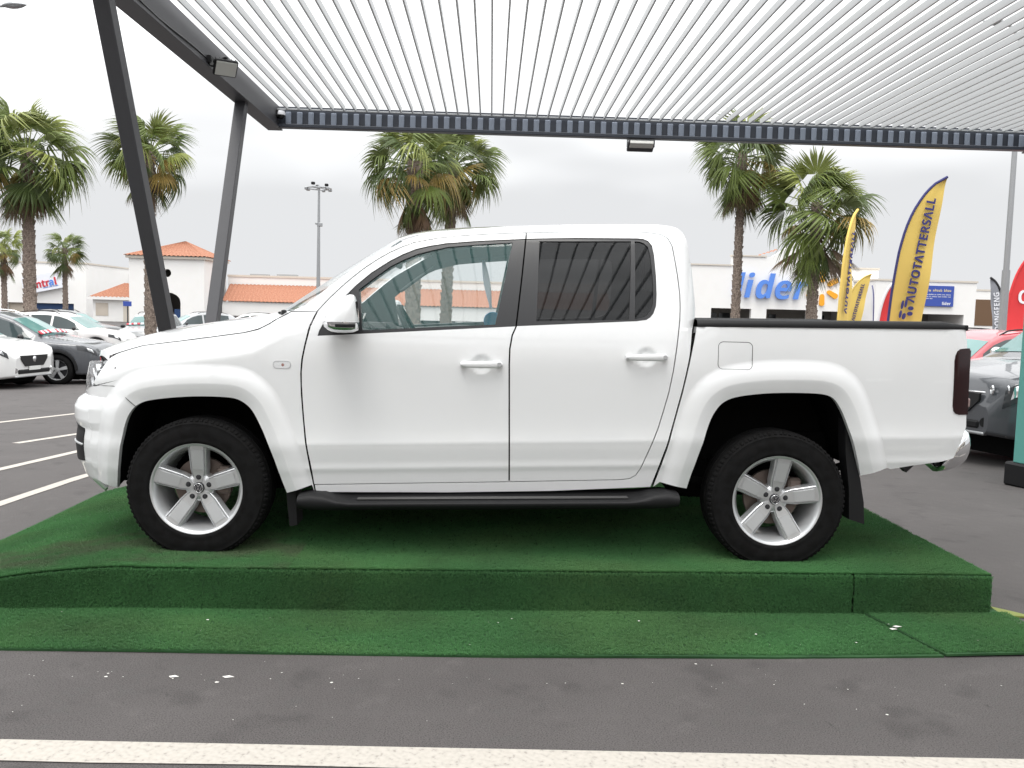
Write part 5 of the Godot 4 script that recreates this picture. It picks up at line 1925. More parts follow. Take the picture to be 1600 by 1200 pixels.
# ---------------------------------------------------------------- palms
func frond_mesh(pl: float, bl: float, droop: float, sd: int, closed := 1.0) -> ArrayMesh:
	var r := RandomNumberGenerator.new()
	r.seed = sd
	var m := MB.new()
	var pts := PackedVector3Array()
	var rad := PackedFloat32Array()
	for k in 5:
		var f := k / 4.0
		pts.append(Vector3(pl * f, -0.10 * pl * f * f, 0))
		rad.append(lerpf(0.030, 0.016, f))
	m.tube(pts, rad, 4)
	var o := pts[4]
	var n := 26
	for i in n:
		var a := deg_to_rad(lerpf(-84, 84, (i + 0.5) / n)) * closed
		var len := bl * (0.80 + 0.20 * cos(a)) * r.randf_range(0.90, 1.06)
		var da := deg_to_rad(168.0 / n) * closed * 0.5
		var prev := []
		var sag := droop * r.randf_range(0.7, 1.5)
		var tw := r.randf_range(-0.10, 0.10)
		for k in 7:
			var f: float = [0.03, 0.22, 0.42, 0.58, 0.72, 0.87, 1.0][k]
			var aa := a + tw * f * f
			var d := Vector3(cos(aa), 0, sin(aa))
			var s := Vector3(-sin(aa), 0, cos(aa))
			var w: float = [0.5, 1.0, 1.0, 0.90, 0.60, 0.30, 0.03][k] * minf(f, 0.58) * len * tan(da) * 1.08
			var hang := maxf(f - 0.42, 0.0)
			var y := 0.16 * len * f * (1.0 - f * 0.5) * cos(a) - sag * len * (0.25 * f * f + 2.1 * hang * hang) - 0.30 * absf(sin(a)) * absf(sin(a)) * len * f
			var c := o + d * len * f * (1.0 - 0.30 * sag * hang) + Vector3(0, y, 0)
			var cur := [c - s * w - Vector3(0, 0.55 * w, 0), c + Vector3(0, 0.55 * w, 0), c + s * w - Vector3(0, 0.55 * w, 0)]
			if k > 0:
				for q in 2:
					m.f4(prev[q], prev[q + 1], cur[q + 1], cur[q], Vector3.UP)
			prev = cur
	return m.mesh()


func palm(label: String, at: Vector3, head: float, crown: float, thick: float, sd: int, opts := {}) -> void:
	var root := thing("palm_tree", label, "palm tree", at, 0.0, "palm trees of the car park")
	var r := RandomNumberGenerator.new()
	r.seed = sd
	var lean: float = opts.get("lean", 0.0)
	var m := MB.new()
	var rows := []
	var seg := 14
	var steps := int(head / (0.11 if thick > 0.1 else 0.2))
	for i in steps + 1:
		var f := float(i) / steps
		var row := PackedVector3Array()
		var w := thick * lerpf(1.15, 0.85, f) * (1.0 + 0.07 * sin(i * 2.4) + (0.35 if f > 0.93 else 0.0))
		for k in seg:
			var a := TAU * k / seg + i * 0.23
			row.append(Vector3(cos(a) * w * r.randf_range(0.9, 1.08) + lean * f * f, head * f, sin(a) * w * r.randf_range(0.9, 1.08)))
		rows.append(row)
	m.sheet(rows, Vector3.ZERO, true)
	# stubs of old leaf bases, in a spiral up the trunk
	var stubs := int(head / 0.042)
	for i in stubs:
		var f := float(i) / stubs
		var a := i * 2.4 + r.randf() * 0.3
		var o := Vector3(cos(a), 0, sin(a))
		var w := thick * lerpf(1.12, 0.88, f)
		var c := Vector3(lean * f * f, head * f, 0) + o * w
		var s := Vector3(-o.z, 0, o.x) * thick * 0.34
		var tip := c + o * thick * r.randf_range(0.14, 0.32) + Vector3(0, thick * r.randf_range(0.35, 0.6), 0)
		var low := c + Vector3(0, -thick * 0.35, 0)
		m.f3(low - s, low + s, tip, o)
		m.f3(low - s, tip, c - o * 0.02 + Vector3(0, thick * 0.5, 0) - s, o)
		m.f3(low + s, tip, c - o * 0.02 + Vector3(0, thick * 0.5, 0) + s, o)
	obj("trunk", m, M.palm_bark, root)
	var pl := crown * 0.25
	var bl := crown * 0.315
	var green := []
	for k in 4:
		green.append(frond_mesh(pl, bl, 0.35 + 0.22 * k, sd + k))
	var hang := [frond_mesh(pl * 0.7, bl * 1.0, 0.12, sd + 11, 0.50), frond_mesh(pl * 0.8, bl * 1.1, 0.02, sd + 12, 0.28)]
	var hub := Vector3(lean, head + thick * 0.4, 0)
	var n: int = opts.get("fronds", 44)
	for i in n:
		var f := (i + 0.5) / n
		var az := i * 2.399963 + r.randf_range(-0.25, 0.25)
		var el := deg_to_rad(lerpf(80, -42, pow(f, 0.9)) + r.randf_range(-11, 11))
		var d := Vector3(cos(az) * cos(el), sin(el), sin(az) * cos(el))
		var z := d.cross(Vector3.UP).normalized()
		var b := Basis(d, z.cross(d), z).rotated(d, r.randf_range(-0.9, 0.9)).scaled(Vector3.ONE * r.randf_range(0.72, 1.12) * (0.86 if el > 1.0 else 1.0))
		var mt: Material = M.frond_green
		var q := r.randf()
		if f < 0.3:
			mt = M.frond_light if q < 0.5 else M.frond_green
		elif f > 0.72:
			mt = M.frond_yellow if q < opts.get("yellow", 0.3) else (M.frond_deep if q < 0.6 else M.frond_green)
		else:
			mt = M.frond_light if q < 0.25 else (M.frond_deep if q < 0.5 else M.frond_green)
		var o := obj("frond", green[i % 4], mt, root)
		o.transform = Transform3D(b, hub + Vector3(cos(az), 0, sin(az)) * thick * 0.5 - Vector3(0, f * crown * 0.10, 0))
	var nd: int = opts.get("dead", 12)
	for i in nd:
		var az := i * 2.399963 + r.randf_range(-0.4, 0.4)
		var he: Array = opts.get("hang", [-60.0, -80.0])
		var el := deg_to_rad(r.randf_range(he[0], he[1]))
		var d := Vector3(cos(az) * cos(el), sin(el), sin(az) * cos(el))
		var z := d.cross(Vector3.UP).normalized()
		var b := Basis(d, z.cross(d), z).scaled(Vector3.ONE * r.randf_range(0.85, 1.15))
		var o := obj("dead_frond", hang[i % 2], [M.frond_dry, M.frond_brown, M.frond_deep, M.frond_green][(i * 7) % 4], root)
		o.transform = Transform3D(b, hub + Vector3(cos(az), 0, sin(az)) * thick * 0.7 - Vector3(0, crown * float(opts.get("skirt", 0.12)) + r.randf() * 0.1 * crown, 0))


func palms() -> void:
	palm("tall palm with a shaggy skirt at the left edge behind the parked cars", Vector3(-16.9, gy(-27), -27), 7.45, 4.2, 0.20, 101, {"dead": 20, "fronds": 46, "skirt": 0.10})
	palm("tall palm half hidden behind the slanted canopy post", Vector3(-13.3, gy(-29), -29), 7.85, 3.4, 0.20, 202, {"dead": 8, "skirt": 0.12, "fronds": 40})
	palm("small slim palm before the tilted store sign", Vector3(-31.45, -0.5, -60), 5.9, 3.0, 0.17, 303, {"dead": 10, "fronds": 28, "skirt": 0.2})
	palm("small palm cut by the left picture edge, beside the tall shaggy one", Vector3(-33.15, -0.5, -55), 5.6, 3.0, 0.17, 404, {"dead": 10, "fronds": 28, "skirt": 0.2})
	palm("left palm of the pair above the pickup's windscreen, with hanging brown leaves", Vector3(-3.0, gy(-28), -28), 7.6, 3.9, 0.26, 505, {"dead": 12, "skirt": 0.22, "yellow": 0.5, "hang": [-74.0, -86.0], "fronds": 40})
	palm("right palm of the pair above the pickup's roof, with orange dry leaves", Vector3(-1.95, gy(-32), -32), 8.3, 3.9, 0.22, 606, {"dead": 16, "yellow": 0.6, "lean": 0.25, "skirt": 0.12, "fronds": 40})
	palm("tall palm touching the canopy, left of the two before the supermarket", Vector3(9.12, gy(-27), -27), 8.1, 3.5, 0.155, 707, {"dead": 30, "skirt": 0.14, "hang": [-58.0, -78.0], "fronds": 38})
	palm("shorter broad palm with a leaf collar, before the supermarket's sunburst", Vector3(11.62, gy(-26), -26), 6.25, 4.1, 0.185, 808, {"dead": 16, "skirt": 0.24, "fronds": 38, "hang": [-35.0, -72.0]})


# ---------------------------------------------------------------- masts
func masts() -> void:
	var root := thing("light_mast", "tall slim floodlight mast with a ring of lamps above the hood", "light mast", Vector3(-16.8, -0.5, -80))
	var m := MB.new()
	m.tube(PackedVector3Array([Vector3.ZERO, Vector3(0, 6, 0), Vector3(0, 13.7, 0)]), PackedFloat32Array([0.24, 0.17, 0.10]), 10)
	obj("pole", m, M.zinc, root)
	m = MB.new()
	var ring := PackedVector3Array()
	var rad := PackedFloat32Array()
	for k in 25:
		ring.append(Vector3(cos(TAU * k / 24) * 1.15, 13.45, sin(TAU * k / 24) * 1.15))
		rad.append(0.06)
	m.tube(ring, rad, 6, false)
	for k in 6:
		var a := TAU * k / 6
		m.bar(Vector3(0, 13.5, 0), Vector3(cos(a) * 1.15, 13.45, sin(a) * 1.15), 0.06, 0.06)
	obj("lamp_ring", m, M.zinc, root)
	for k in 9:
		m = MB.new()
		var a := TAU * k / 9
		m.box(Vector3(cos(a) * 1.2, 13.38 if k % 3 else 13.78, sin(a) * 1.2) * Vector3(1.0 if k % 3 else 0.6, 1, 1), Vector3(0.34, 0.26, 0.30), 0.05, Basis(Vector3.UP, -a))
		obj("flood_head", m, M.zinc if k % 3 else M.black_plastic, root)
	m = MB.new()
	m.box(Vector3(0.1, 10.0, 0), Vector3(0.5, 0.35, 0.3), 0.04)
	m.box(Vector3(-0.2, 10.1, 0.1), Vector3(0.25, 0.2, 0.2), 0.04)
	obj("antenna_box", m, M.zinc, root)
	for p in [[Vector3(10.97, gy(-13), -13), "grey lamp post rising behind the canopy at the right edge", -1.0], [Vector3(-11.3, gy(-13), -13), "grey lamp post whose head peeks in at the upper left corner", 1.0]]:
		root = thing("lamp_post", p[1], "lamp post", p[0], 0.0, "lamp posts of the car park")
		m = MB.new()
		m.tube(PackedVector3Array([Vector3.ZERO, Vector3(0, 3.0, 0), Vector3(0, 3.02, 0), Vector3(0, 8.1, 0)]), PackedFloat32Array([0.085, 0.08, 0.06, 0.045]), 12)
		obj("pole", m, M.zinc, root)
		m = MB.new()
		var reach: float = 0.62 if p[2] < 0 else 2.0
		var low: float = 0.0 if p[2] < 0 else -0.34
		m.tube(PackedVector3Array([Vector3(0, 7.7 + low, 0), Vector3(p[2] * 0.25, 8.05 + low, 0), Vector3(p[2] * reach * 0.7, 8.12 + low, 0)]), PackedFloat32Array([0.035, 0.03, 0.03]), 8)
		obj("arm", m, M.zinc, root)
		m = MB.new()
		var rows := []
		for i in 9:
			var f := i / 8.0
			var w := 0.13 * sin(PI * lerpf(0.12, 0.97, f))
			var row := PackedVector3Array()
			for k in 10:
				var a := TAU * k / 10
				row.append(Vector3(p[2] * (reach * 0.62 + 0.48 * f), 8.12 + low + sin(a) * w * 0.5 + 0.03 * f, cos(a) * w))
			rows.append(row)
		m.sheet(rows, Vector3.ZERO, true)
		obj("lamp_head", m, M.zinc, root)
	root = thing("street_sign", "small blue sign on a dark post before the white tower", "sign", Vector3(-26.9, -0.5, -60))
	m = MB.new()
	m.tube(PackedVector3Array([Vector3.ZERO, Vector3(0, 1.9, 0)]), PackedFloat32Array([0.05, 0.05]), 8)
	obj("post", m, M.steel_dark, root)
	m = MB.new()
	m.box(Vector3(0, 1.95, 0.06), Vector3(0.62, 0.36, 0.04), 0.01)
	obj("panel", m, M.billboard_blue, root)


# ---------------------------------------------------------------- feather banners
func feather(label: String, at: Vector3, h: float, w: float, turn: float, cloth: Material, edge: Material, opts := {}) -> void:
	var root := thing("feather_banner", label, "banner", at, turn, "feather banners of the car park")
	var dir: float = opts.get("dir", 1.0)   # which way the tip leans
	var tilt: float = opts.get("tilt", 0.06)
	var spine := func(f: float) -> Vector2:
		var g := f * 1.12   # runs up the pole, then along its bent end
		var yy := lut([[0.0, 0.0], [0.42, 0.42], [0.63, 0.63], [0.76, 0.757], [0.87, 0.86], [0.95, 0.922], [1.03, 0.968], [1.12, 1.0]], g)
		var xx := lut([[0.0, 0.0], [0.42, 0.01], [0.53, 0.045], [0.63, 0.10], [0.70, 0.145], [0.76, 0.205], [0.82, 0.285], [0.87, 0.375], [0.95, 0.55], [1.03, 0.74], [1.12, 1.0]], g)
		return Vector2(dir * (w * xx + tilt * h * yy), h * yy)
	var m := MB.new()
	var rows_a := []
	var rows_b := []
	var lo: float = opts.get("from", 0.14)
	for i in 33:
		var f := lerpf(lo, 0.995, i / 32.0)
		var a: Vector2 = spine.call(f)
		var fy := a.y / h
		var xe := dir * (tilt * h * fy + w * (0.41 + 0.59 * fy))
		var row_a := PackedVector3Array()
		var row_b := PackedVector3Array()
		for j in 9:
			var u := j / 8.0
			var x := lerpf(a.x, xe, u)
			if dir * (xe - a.x) < 0.0:
				x = a.x
			var z := 0.035 * sin(u * 4.0 + f * 9.0) * u + 0.02 * sin(f * 23.0 + u * 2.0) * u
			row_a.append(Vector3(x, a.y, z + 0.002))
			row_b.append(Vector3(x, a.y, z - 0.002))
		rows_a.append(row_a)
		rows_b.append(row_b)
	m.sheet(rows_a, Vector3(0, 0, 1))
	m.sheet(rows_b, Vector3(0, 0, -1))
	obj("cloth", m, cloth, root)
	m = MB.new()
	var pts := PackedVector3Array()
	var rad := PackedFloat32Array()
	for i in 30:
		var f := i / 29.0
		var q: Vector2 = spine.call(f)
		pts.append(Vector3(q.x, q.y, 0))
		rad.append(opts.get("sleeve", 0.028) if f > lo else 0.016)
	m.tube(pts, rad, 8)
	obj("sleeve_pole", m, edge, root)
	m = MB.new()
	m.box(Vector3(0, 0.03, 0), Vector3(0.5, 0.06, 0.5), 0.01)
	obj("foot", m, M.steel_dark, root)
	for t in opts.get("text", []):
		var s := obj("print", lettering(t[0], t[1], 0.012, 700), t[4], root)
		s.position = Vector3(t[2], t[3], 0.045)
		s.rotation.z = PI / 2 * float(t[5]) + float(t[7])
		s.scale = Vector3(t[6], 1, 1)
	if opts.has("dots"):
		for q in opts.dots:
			m = MB.new()
			m.prism(ellipse(Vector2.ZERO, q[2], q[3], 14), 0.012, Transform3D(Basis(Vector3(0, 0, 1), q[4]), Vector3(q[0], q[1], 0.045)))
			obj("emblem_dot", m, M.print_navy, root)


func flags() -> void:
	var nv: Material = M.print_navy
	feather("large yellow feather banner with navy lettering beside the truck's bed", Vector3(6.64, gy(-9), -9), 4.15, 0.86, 0.0, M.flag_yellow, M.flag_navy, {"tilt": 0.0, "sleeve": 0.022, "from": 0.2, "text": [["ΛUTOTΛTTERSΛLL", 0.20, 0.47, 2.93, nv, 1, 1.06, -0.15]], "dots": [[0.215, 2.02, 0.022, 0.075, -0.15], [0.275, 2.05, 0.022, 0.075, -0.15], [0.36, 1.965, 0.046, 0.034, 0.0], [0.35, 1.875, 0.046, 0.034, 0.0], [0.25, 1.83, 0.030, 0.055, -0.25], [0.19, 1.865, 0.022, 0.065, -0.15]]})
	feather("narrow yellow feather banner seen nearly edge-on before the broad palm", Vector3(7.40, gy(-13), -13), 4.28, 0.9, 0.87, M.flag_yellow, M.flag_yellow, {"tilt": 0.0, "text": [["ΛUTOTΛTTERSΛLL", 0.2, 0.45, 2.9, nv, 1, 1.1, -0.15]]})
	feather("small distant yellow feather banner under the sunburst", Vector3(16.85, -0.5, -36), 4.3, 1.25, 0.0, M.flag_yellow, M.flag_yellow, {"tilt": 0.0, "text": [["ΛUTOTΛTTERSΛLL", 0.22, 0.66, 2.95, nv, 1, 1.0, -0.22]]})
	feather("thin white and navy feather banner seen edge-on near the low hall", Vector3(20.1, -0.5, -40), 3.95, 0.8, 1.35, M.flag_white, M.flag_navy, {"tilt": 0.02})
	feather("grey feather banner with white lettering and black top edge", Vector3(19.95, -0.5, -28), 3.85, 0.72, 0.0, M.flag_grey, M.flag_black, {"dir": -1.0, "tilt": -0.01, "sleeve": 0.045, "text": [["DONGFENG", 0.30, -0.36, 2.55, M.white_print, 1, 0.9, 0.1]]})
	feather("red feather banner with a white ring mark at the right edge", Vector3(11.57, gy(-14), -14), 3.7, 0.85, 0.0, M.flag_red, M.flag_red, {"tilt": 0.0, "text": [["O", 0.42, 0.42, 2.5, M.white_print, 0, 1.0, 0.0]]})
	feather("red and white feather banner peeking out behind the large yellow one", Vector3(7.55, gy(-11.5), -11.5), 2.55, 0.30, 0.0, M.flag_red, M.flag_white, {"tilt": 0.0})


# ---------------------------------------------------------------- parked cars
# table rows: x, belt height, top height, half width, half width at the top; front is -x
const SUV := [[-2.20, 0.66, 0.70, 0.56, 0.44], [-2.17, 0.74, 0.80, 0.70, 0.55], [-2.08, 0.84, 0.90, 0.82, 0.66], [-1.90, 0.91, 0.965, 0.885, 0.72], [-1.5, 0.955, 1.02, 0.905, 0.74], [-1.05, 0.985, 1.075, 0.91, 0.74], [-0.85, 0.99, 1.17, 0.91, 0.70], [-0.55, 0.995, 1.34, 0.91, 0.66], [-0.25, 1.0, 1.50, 0.91, 0.61], [0.05, 1.0, 1.595, 0.91, 0.585], [0.5, 1.01, 1.64, 0.91, 0.58], [1.1, 1.03, 1.63, 0.905, 0.575], [1.6, 1.06, 1.58, 0.90, 0.565], [1.85, 1.07, 1.49, 0.89, 0.57], [2.05, 1.05, 1.22, 0.86, 0.62], [2.14, 0.98, 1.04, 0.82, 0.66], [2.20, 0.75, 0.80, 0.72, 0.58]]
const TRK := [[-2.45, 0.70, 0.74, 0.62, 0.50], [-2.42, 0.86, 0.93, 0.74, 0.60], [-2.33, 0.98, 1.04, 0.85, 0.70], [-2.1, 1.03, 1.09, 0.90, 0.76], [-1.6, 1.08, 1.15, 0.93, 0.78], [-1.15, 1.13, 1.22, 0.935, 0.78], [-0.95, 1.15, 1.34, 0.935, 0.72], [-0.6, 1.16, 1.58, 0.93, 0.66], [-0.3, 1.17, 1.70, 0.93, 0.63], [0.2, 1.18, 1.79, 0.93, 0.61], [0.85, 1.2, 1.81, 0.93, 0.60], [1.02, 1.21, 1.72, 0.92, 0.62], [1.08, 1.20, 1.26, 0.92, 0.80], [1.6, 1.22, 1.27, 0.93, 0.82], [2.4, 1.23, 1.28, 0.92, 0.82], [2.5, 1.2, 1.25, 0.88, 0.78], [2.52, 0.8, 0.85, 0.8, 0.7]]


func row_at(tb: Array, x: float) -> Array:
	var k := 0
	while k < tb.size() - 2 and x > tb[k + 1][0]:
		k += 1
	var f: float = clampf((x - tb[k][0]) / (tb[k + 1][0] - tb[k][0]), 0, 1)
	var o := []
	for i in 5:
		o.append(lerpf(tb[k][i], tb[k + 1][i], f))
	return o


func section(tb: Array, x: float, yb: float) -> PackedVector2Array:   # (z, y) up the side
	var r := row_at(tb, x)
	var w: float = r[3]
	return PackedVector2Array([Vector2(0, yb), Vector2(w * 0.93, yb), Vector2(w * 0.985, yb + 0.05), Vector2(w, lerpf(yb, r[1], 0.45)), Vector2(w * 0.995, lerpf(yb, r[1], 0.75)), Vector2(w * 0.975, r[1] - 0.04), Vector2(w * 0.945, r[1]), Vector2(minf(r[4] + 0.035, w * 0.94), maxf(r[2] - 0.075, r[1] + 0.004)), Vector2(r[4], r[2] - 0.022), Vector2(r[4] * 0.6, r[2]), Vector2(0, r[2] + 0.012)])


func car_under(spec: Dictionary, x: float) -> float:
	var yb: float = spec.sill
	if x < spec.fx - 0.42:
		yb = lerpf(spec.sill + 0.04, spec.sill, clampf((x - spec.tb[0][0]) / 0.2, 0, 1))
	for c in [spec.fx, spec.rx]:
		var d := absf(x - c)
		var ra: float = spec.wr + 0.055
		if d < ra:
			yb = maxf(yb, spec.wr + sqrt(ra * ra - d * d))
	return yb


func on_car(spec: Dictionary, x: float, s: float, off := 0.0) -> Vector3:
	var p := section(spec.tb, x, spec.sill)
	var k := clampi(int(floor(s)), 0, p.size() - 2)
	var q := p[k].lerp(p[k + 1], s - k)
	var tg := (p[k + 1] - p[k]).normalized()
	return Vector3(x, q.y + off * -tg.x, q.x + off * tg.y)


func car_patch(spec: Dictionary, x0: float, x1: float, s0: float, s1: float, off := 0.007, skew := 0.0, steps := 10) -> MB:
	var m := MB.new()
	var rows := []
	for i in steps + 1:
		var row := PackedVector3Array()
		for j in 5:
			var g := j / 4.0
			row.append(on_car(spec, lerpf(x0, x1, i / float(steps)) + skew * g, lerpf(s0, s1, g), off))
		rows.append(row)
	m.sheet(rows, Vector3(0, 0.5, 1))
	return m


func small_wheel(parent: Node3D, at: Vector3, r: float, face: float, bright: Material, spokes := 5) -> void:
	var w := Node3D.new()
	w.name = "wheel"
	parent.add_child(w, true)
	w.position = at
	w.rotation.y = 0.0 if face > 0 else PI
	var ax := Transform3D(Basis(Vector3.RIGHT, PI * 0.5), Vector3.ZERO)
	var m := MB.new()
	m.lathe(PackedVector2Array([Vector2(r * 0.66, -0.10), Vector2(r * 0.9, -0.11), Vector2(r, -0.08), Vector2(r, 0.07), Vector2(r * 0.95, 0.10), Vector2(r * 0.8, 0.11), Vector2(r * 0.70, 0.105), Vector2(r * 0.66, 0.09)]), 36, ax)
	obj("tyre", m, M.rubber, w)
	m = MB.new()
	m.lathe(PackedVector2Array([Vector2(r * 0.60, -0.05), Vector2(r * 0.62, 0.06), Vector2(r * 0.67, 0.095), Vector2(r * 0.69, 0.093)]), 36, ax)
	for k in spokes:
		var a := TAU * k / spokes + 0.3
		var b := Basis(Vector3(0, 0, 1), a)
		m.prism(PackedVector2Array([Vector2(r * 0.10, -r * 0.07), Vector2(r * 0.64, -r * 0.13), Vector2(r * 0.64, r * 0.10), Vector2(r * 0.10, r * 0.07)]), 0.03, Transform3D(b, Vector3(0, 0, 0.07)))
	m.lathe(PackedVector2Array([Vector2(0, 0.095), Vector2(r * 0.14, 0.09), Vector2(r * 0.16, 0.05)]), 16, ax)
	obj("rim", m, bright, w)
	m = MB.new()
	m.lathe(PackedVector2Array([Vector2(0, 0.0), Vector2(r * 0.6, 0.0)]), 24, ax)
	obj("brake_disc", m, M.steel_dark, w)


func car(label: String, at: Vector3, turn: float, paint: Material, opts := {}) -> Node3D:
	var kind: String = opts.get("kind", "suv")
	var root := thing("parked_car" if kind == "suv" else "parked_pickup", label, "car" if kind == "suv" else "pickup truck", at, deg_to_rad(turn), "cars parked around the stand")
	var spec := {"tb": SUV, "sill": 0.24, "fx": -1.34, "rx": 1.28, "wr": 0.345}
	if kind != "suv":
		spec = {"tb": TRK, "sill": 0.36, "fx": -1.58, "rx": 1.52, "wr": 0.37}
	var tb: Array = spec.tb
	var xs := []
	var x := float(tb[0][0])
	while x < tb[-1][0]:
		xs.append(x)
		x += 0.07
	xs.append(tb[-1][0])
	for c in [spec.fx, spec.rx]:
		for k in 13:
			xs.append(c + (spec.wr + 0.0549) * cos(PI * k / 12.0))
		xs.append(c - spec.wr - 0.056)
		xs.append(c + spec.wr + 0.056)
	xs.sort()
	var m := MB.new()
	var rows := []
	for q in xs:
		var row := PackedVector3Array()
		for p in section(tb, q, car_under(spec, q)):
			row.append(Vector3(q, p.y, p.x))
		rows.append(row)
	var half := MB.new()
	half.sheet(rows)
	for e in [0, rows.size() - 1]:
		var r: PackedVector3Array = rows[e]
		for k in range(1, r.size() - 1):
			half.f3(r[0], r[k], r[k + 1], Vector3(-1 if e == 0 else 1, 0, 0))
	m.add(half)
	m.add(half.mirrored())
	obj("body", m, paint, root)
	var cab: Array = [-0.98, 1.75] if kind == "suv" else [-1.02, 0.98]
	# glasshouse: side windows, windscreen, rear window
	var wins := [[-0.52, 0.22], [0.30, 1.02], [1.10, 1.55]] if kind == "suv" else [[-0.62, 0.12], [0.22, 0.86]]
	for w in wins:
		var first: bool = w == wins[0]
		var mm := MB.new()
		var rr := []
		for i in 9:
			var f := i / 8.0
			var row := PackedVector3Array()
			for j in 5:
				var g := j / 4.0
				var x0: float = w[0] - (0.30 * (1.0 - g) if first else 0.0)
				row.append(on_car(spec, lerpf(x0, w[1], f), lerpf(6.12, 6.93, g), 0.006))
			rr.append(row)
		mm.sheet(rr, Vector3(0, 0.3, 1))
		obj("side_window", mm, M.car_glass, root)
		obj("side_window", mm.mirrored(), M.car_glass, root)
	var sc := car_patch(spec, cab[0] - 0.02, -0.30 if kind == "suv" else -0.42, 8.05, 10.0, 0.008)
	var scm := MB.new()
	scm.add(sc)
	scm.add(sc.mirrored())
	obj("windscreen", scm, opts.get("screen", M.car_screen), root)
	if kind == "suv":
		sc = car_patch(spec, 1.88, 2.03, 8.1, 10.0, 0.008)
		scm = MB.new()
		scm.add(sc)
		scm.add(sc.mirrored())
		obj("rear_window", scm, M.car_glass, root)
	else:
		var bm := MB.new()
		bm.box(Vector3(1.75, 1.262, 0), Vector3(1.3, 0.06, 1.35))
		obj("bed_cover", bm, M.black_plastic, root)
	# wheel wells, sill trim, lamps
	var wm := MB.new()
	for c in [spec.fx, spec.rx]:
		wm.box(Vector3(c, spec.wr + 0.06, 0), Vector3(spec.wr * 2.1, spec.wr * 1.7, 1.2))
	wm.box(Vector3(0, spec.sill + 0.02, 0), Vector3(3.6, 0.06, 1.5))
	obj("underbody", wm, M.black_liner, root)
	for sg in [1.0, -1.0]:
		for c in [spec.fx, spec.rx]:
			small_wheel(root, Vector3(c, spec.wr, sg * (row_at(tb, c)[3] - 0.115)), spec.wr, sg, opts.get("rims", M.alloy_satin))
			var arch := MB.new()
			var rr := []
			for k in 15:
				var a := PI * k / 14.0
				var row := PackedVector3Array()
				for q in [[0.052, 0.012], [0.055, 0.016], [0.10, 0.014], [0.115, 0.004]]:
					var ra: float = spec.wr + q[0]
					var px: float = c + cos(a) * ra
					row.append(Vector3(px, spec.wr + sin(a) * ra, sg * (row_at(tb, px)[3] + q[1])))
				rr.append(row)
			arch.sheet(rr, Vector3(0, 0, sg))
			obj("arch_trim", arch, opts.get("trim", M.black_plastic), root)
	var f0: float = tb[0][0]
	var hl := car_patch(spec, f0 + 0.04, f0 + 0.42, 4.35 if kind == "suv" else 3.7, 5.6, 0.006, 0.03)
	obj("headlight", hl, M.car_lamp, root)
	obj("headlight", hl.mirrored(), M.car_lamp, root)
	var dark := car_patch(spec, f0 + 0.09, f0 + 0.20, 4.65 if kind == "suv" else 4.1, 5.2, 0.009, 0.03)
	obj("lamp_reflector", dark, M.chrome, root)
	obj("lamp_reflector", dark.mirrored(), M.chrome, root)
	var tl: float = tb[-1][0]
	hl = car_patch(spec, tl - 0.42 if kind == "suv" else tl - 0.10, tl - 0.06, 4.6 if kind == "suv" else 3.2, 5.9, 0.006)
	obj("tail_light", hl, M.tail_red, root)
	obj("tail_light", hl.mirrored(), M.tail_red, root)
	# front: grille, lower intake, plate
	var gw: float = opts.get("grille", 0.36)
	var gy0: float = opts.get("grille_y", 0.60 if kind == "suv" else 0.74)
	m = MB.new()
	m.prism(PackedVector2Array([Vector2(-gw, 0.11), Vector2(gw, 0.11), Vector2(gw * 0.98, 0.03), Vector2(gw * 0.68, -0.11), Vector2(-gw * 0.68, -0.11), Vector2(-gw * 0.98, 0.03)]), 0.03, Transform3D(Basis(Vector3.UP, -PI / 2), Vector3(f0 - 0.006, gy0, 0)))
	var gr := obj("grille", m, M.black_trim, root)
	m = MB.new()
	m.lathe(PackedVector2Array([Vector2(0, 0.012), Vector2(0.05, 0.01), Vector2(0.06, 0.0)]), 20, Transform3D(Basis(Vector3(0, 0, 1), PI / 2), Vector3(f0 - 0.021, gy0 + 0.03, 0)))
	obj("badge", m, M.chrome, gr)
	m = MB.new()
	m.box(Vector3(f0 + 0.0, spec.sill + 0.14, 0), Vector3(0.05, 0.09, 1.0), 0.02)
	obj("air_intake", m, M.black_plastic, root)
	m = MB.new()
	m.box(Vector3(f0 + 0.03, spec.sill + 0.045, 0), Vector3(0.08, 0.04, 1.15), 0.015)
	obj("bumper_lip", m, M.alloy_satin, root)
	m = MB.new()
	m.box(Vector3(f0 - 0.018, gy0 - 0.17, 0), Vector3(0.012, 0.11, 0.36), 0.003)
	obj("number_plate", m, M.plate, root)
	for sg in [1.0, -1.0]:
		m = MB.new()
		m.prism(rounded(Vector2.ZERO, 0.17, 0.055, 0.05), 0.02, Transform3D(Basis(Vector3.UP, -PI / 2 + sg * 0.65), Vector3(f0 + 0.085, spec.sill + 0.17, sg * 0.66)))
		obj("fog_lamp", m, opts.get("fog", M.black_plastic), root)
		# door mirrors
		m = MB.new()
		var mx: float = -0.62 if kind == "suv" else -0.70
		var my: float = 1.03 if kind == "suv" else 1.22
		var rr := []
		for i in 9:
			var f := i / 8.0
			var w := sqrt(maxf(sin(PI * lerpf(0.03, 0.97, f)), 0.0))
			var row := PackedVector3Array()
			for k in 10:
				var a := TAU * k / 10
				row.append(Vector3(mx + cos(a) * 0.065 * w, my + 0.04 + sin(a) * 0.07 * w, sg * lerpf(0.90, 1.08, f)))
			rr.append(row)
		m.sheet(rr, Vector3.ZERO, true)
		obj("door_mirror", m, opts.get("mirror", M.black_trim), root)
		# roof bars and door seams
		m = MB.new()
		var pts := PackedVector3Array()
		var rad := PackedFloat32Array()
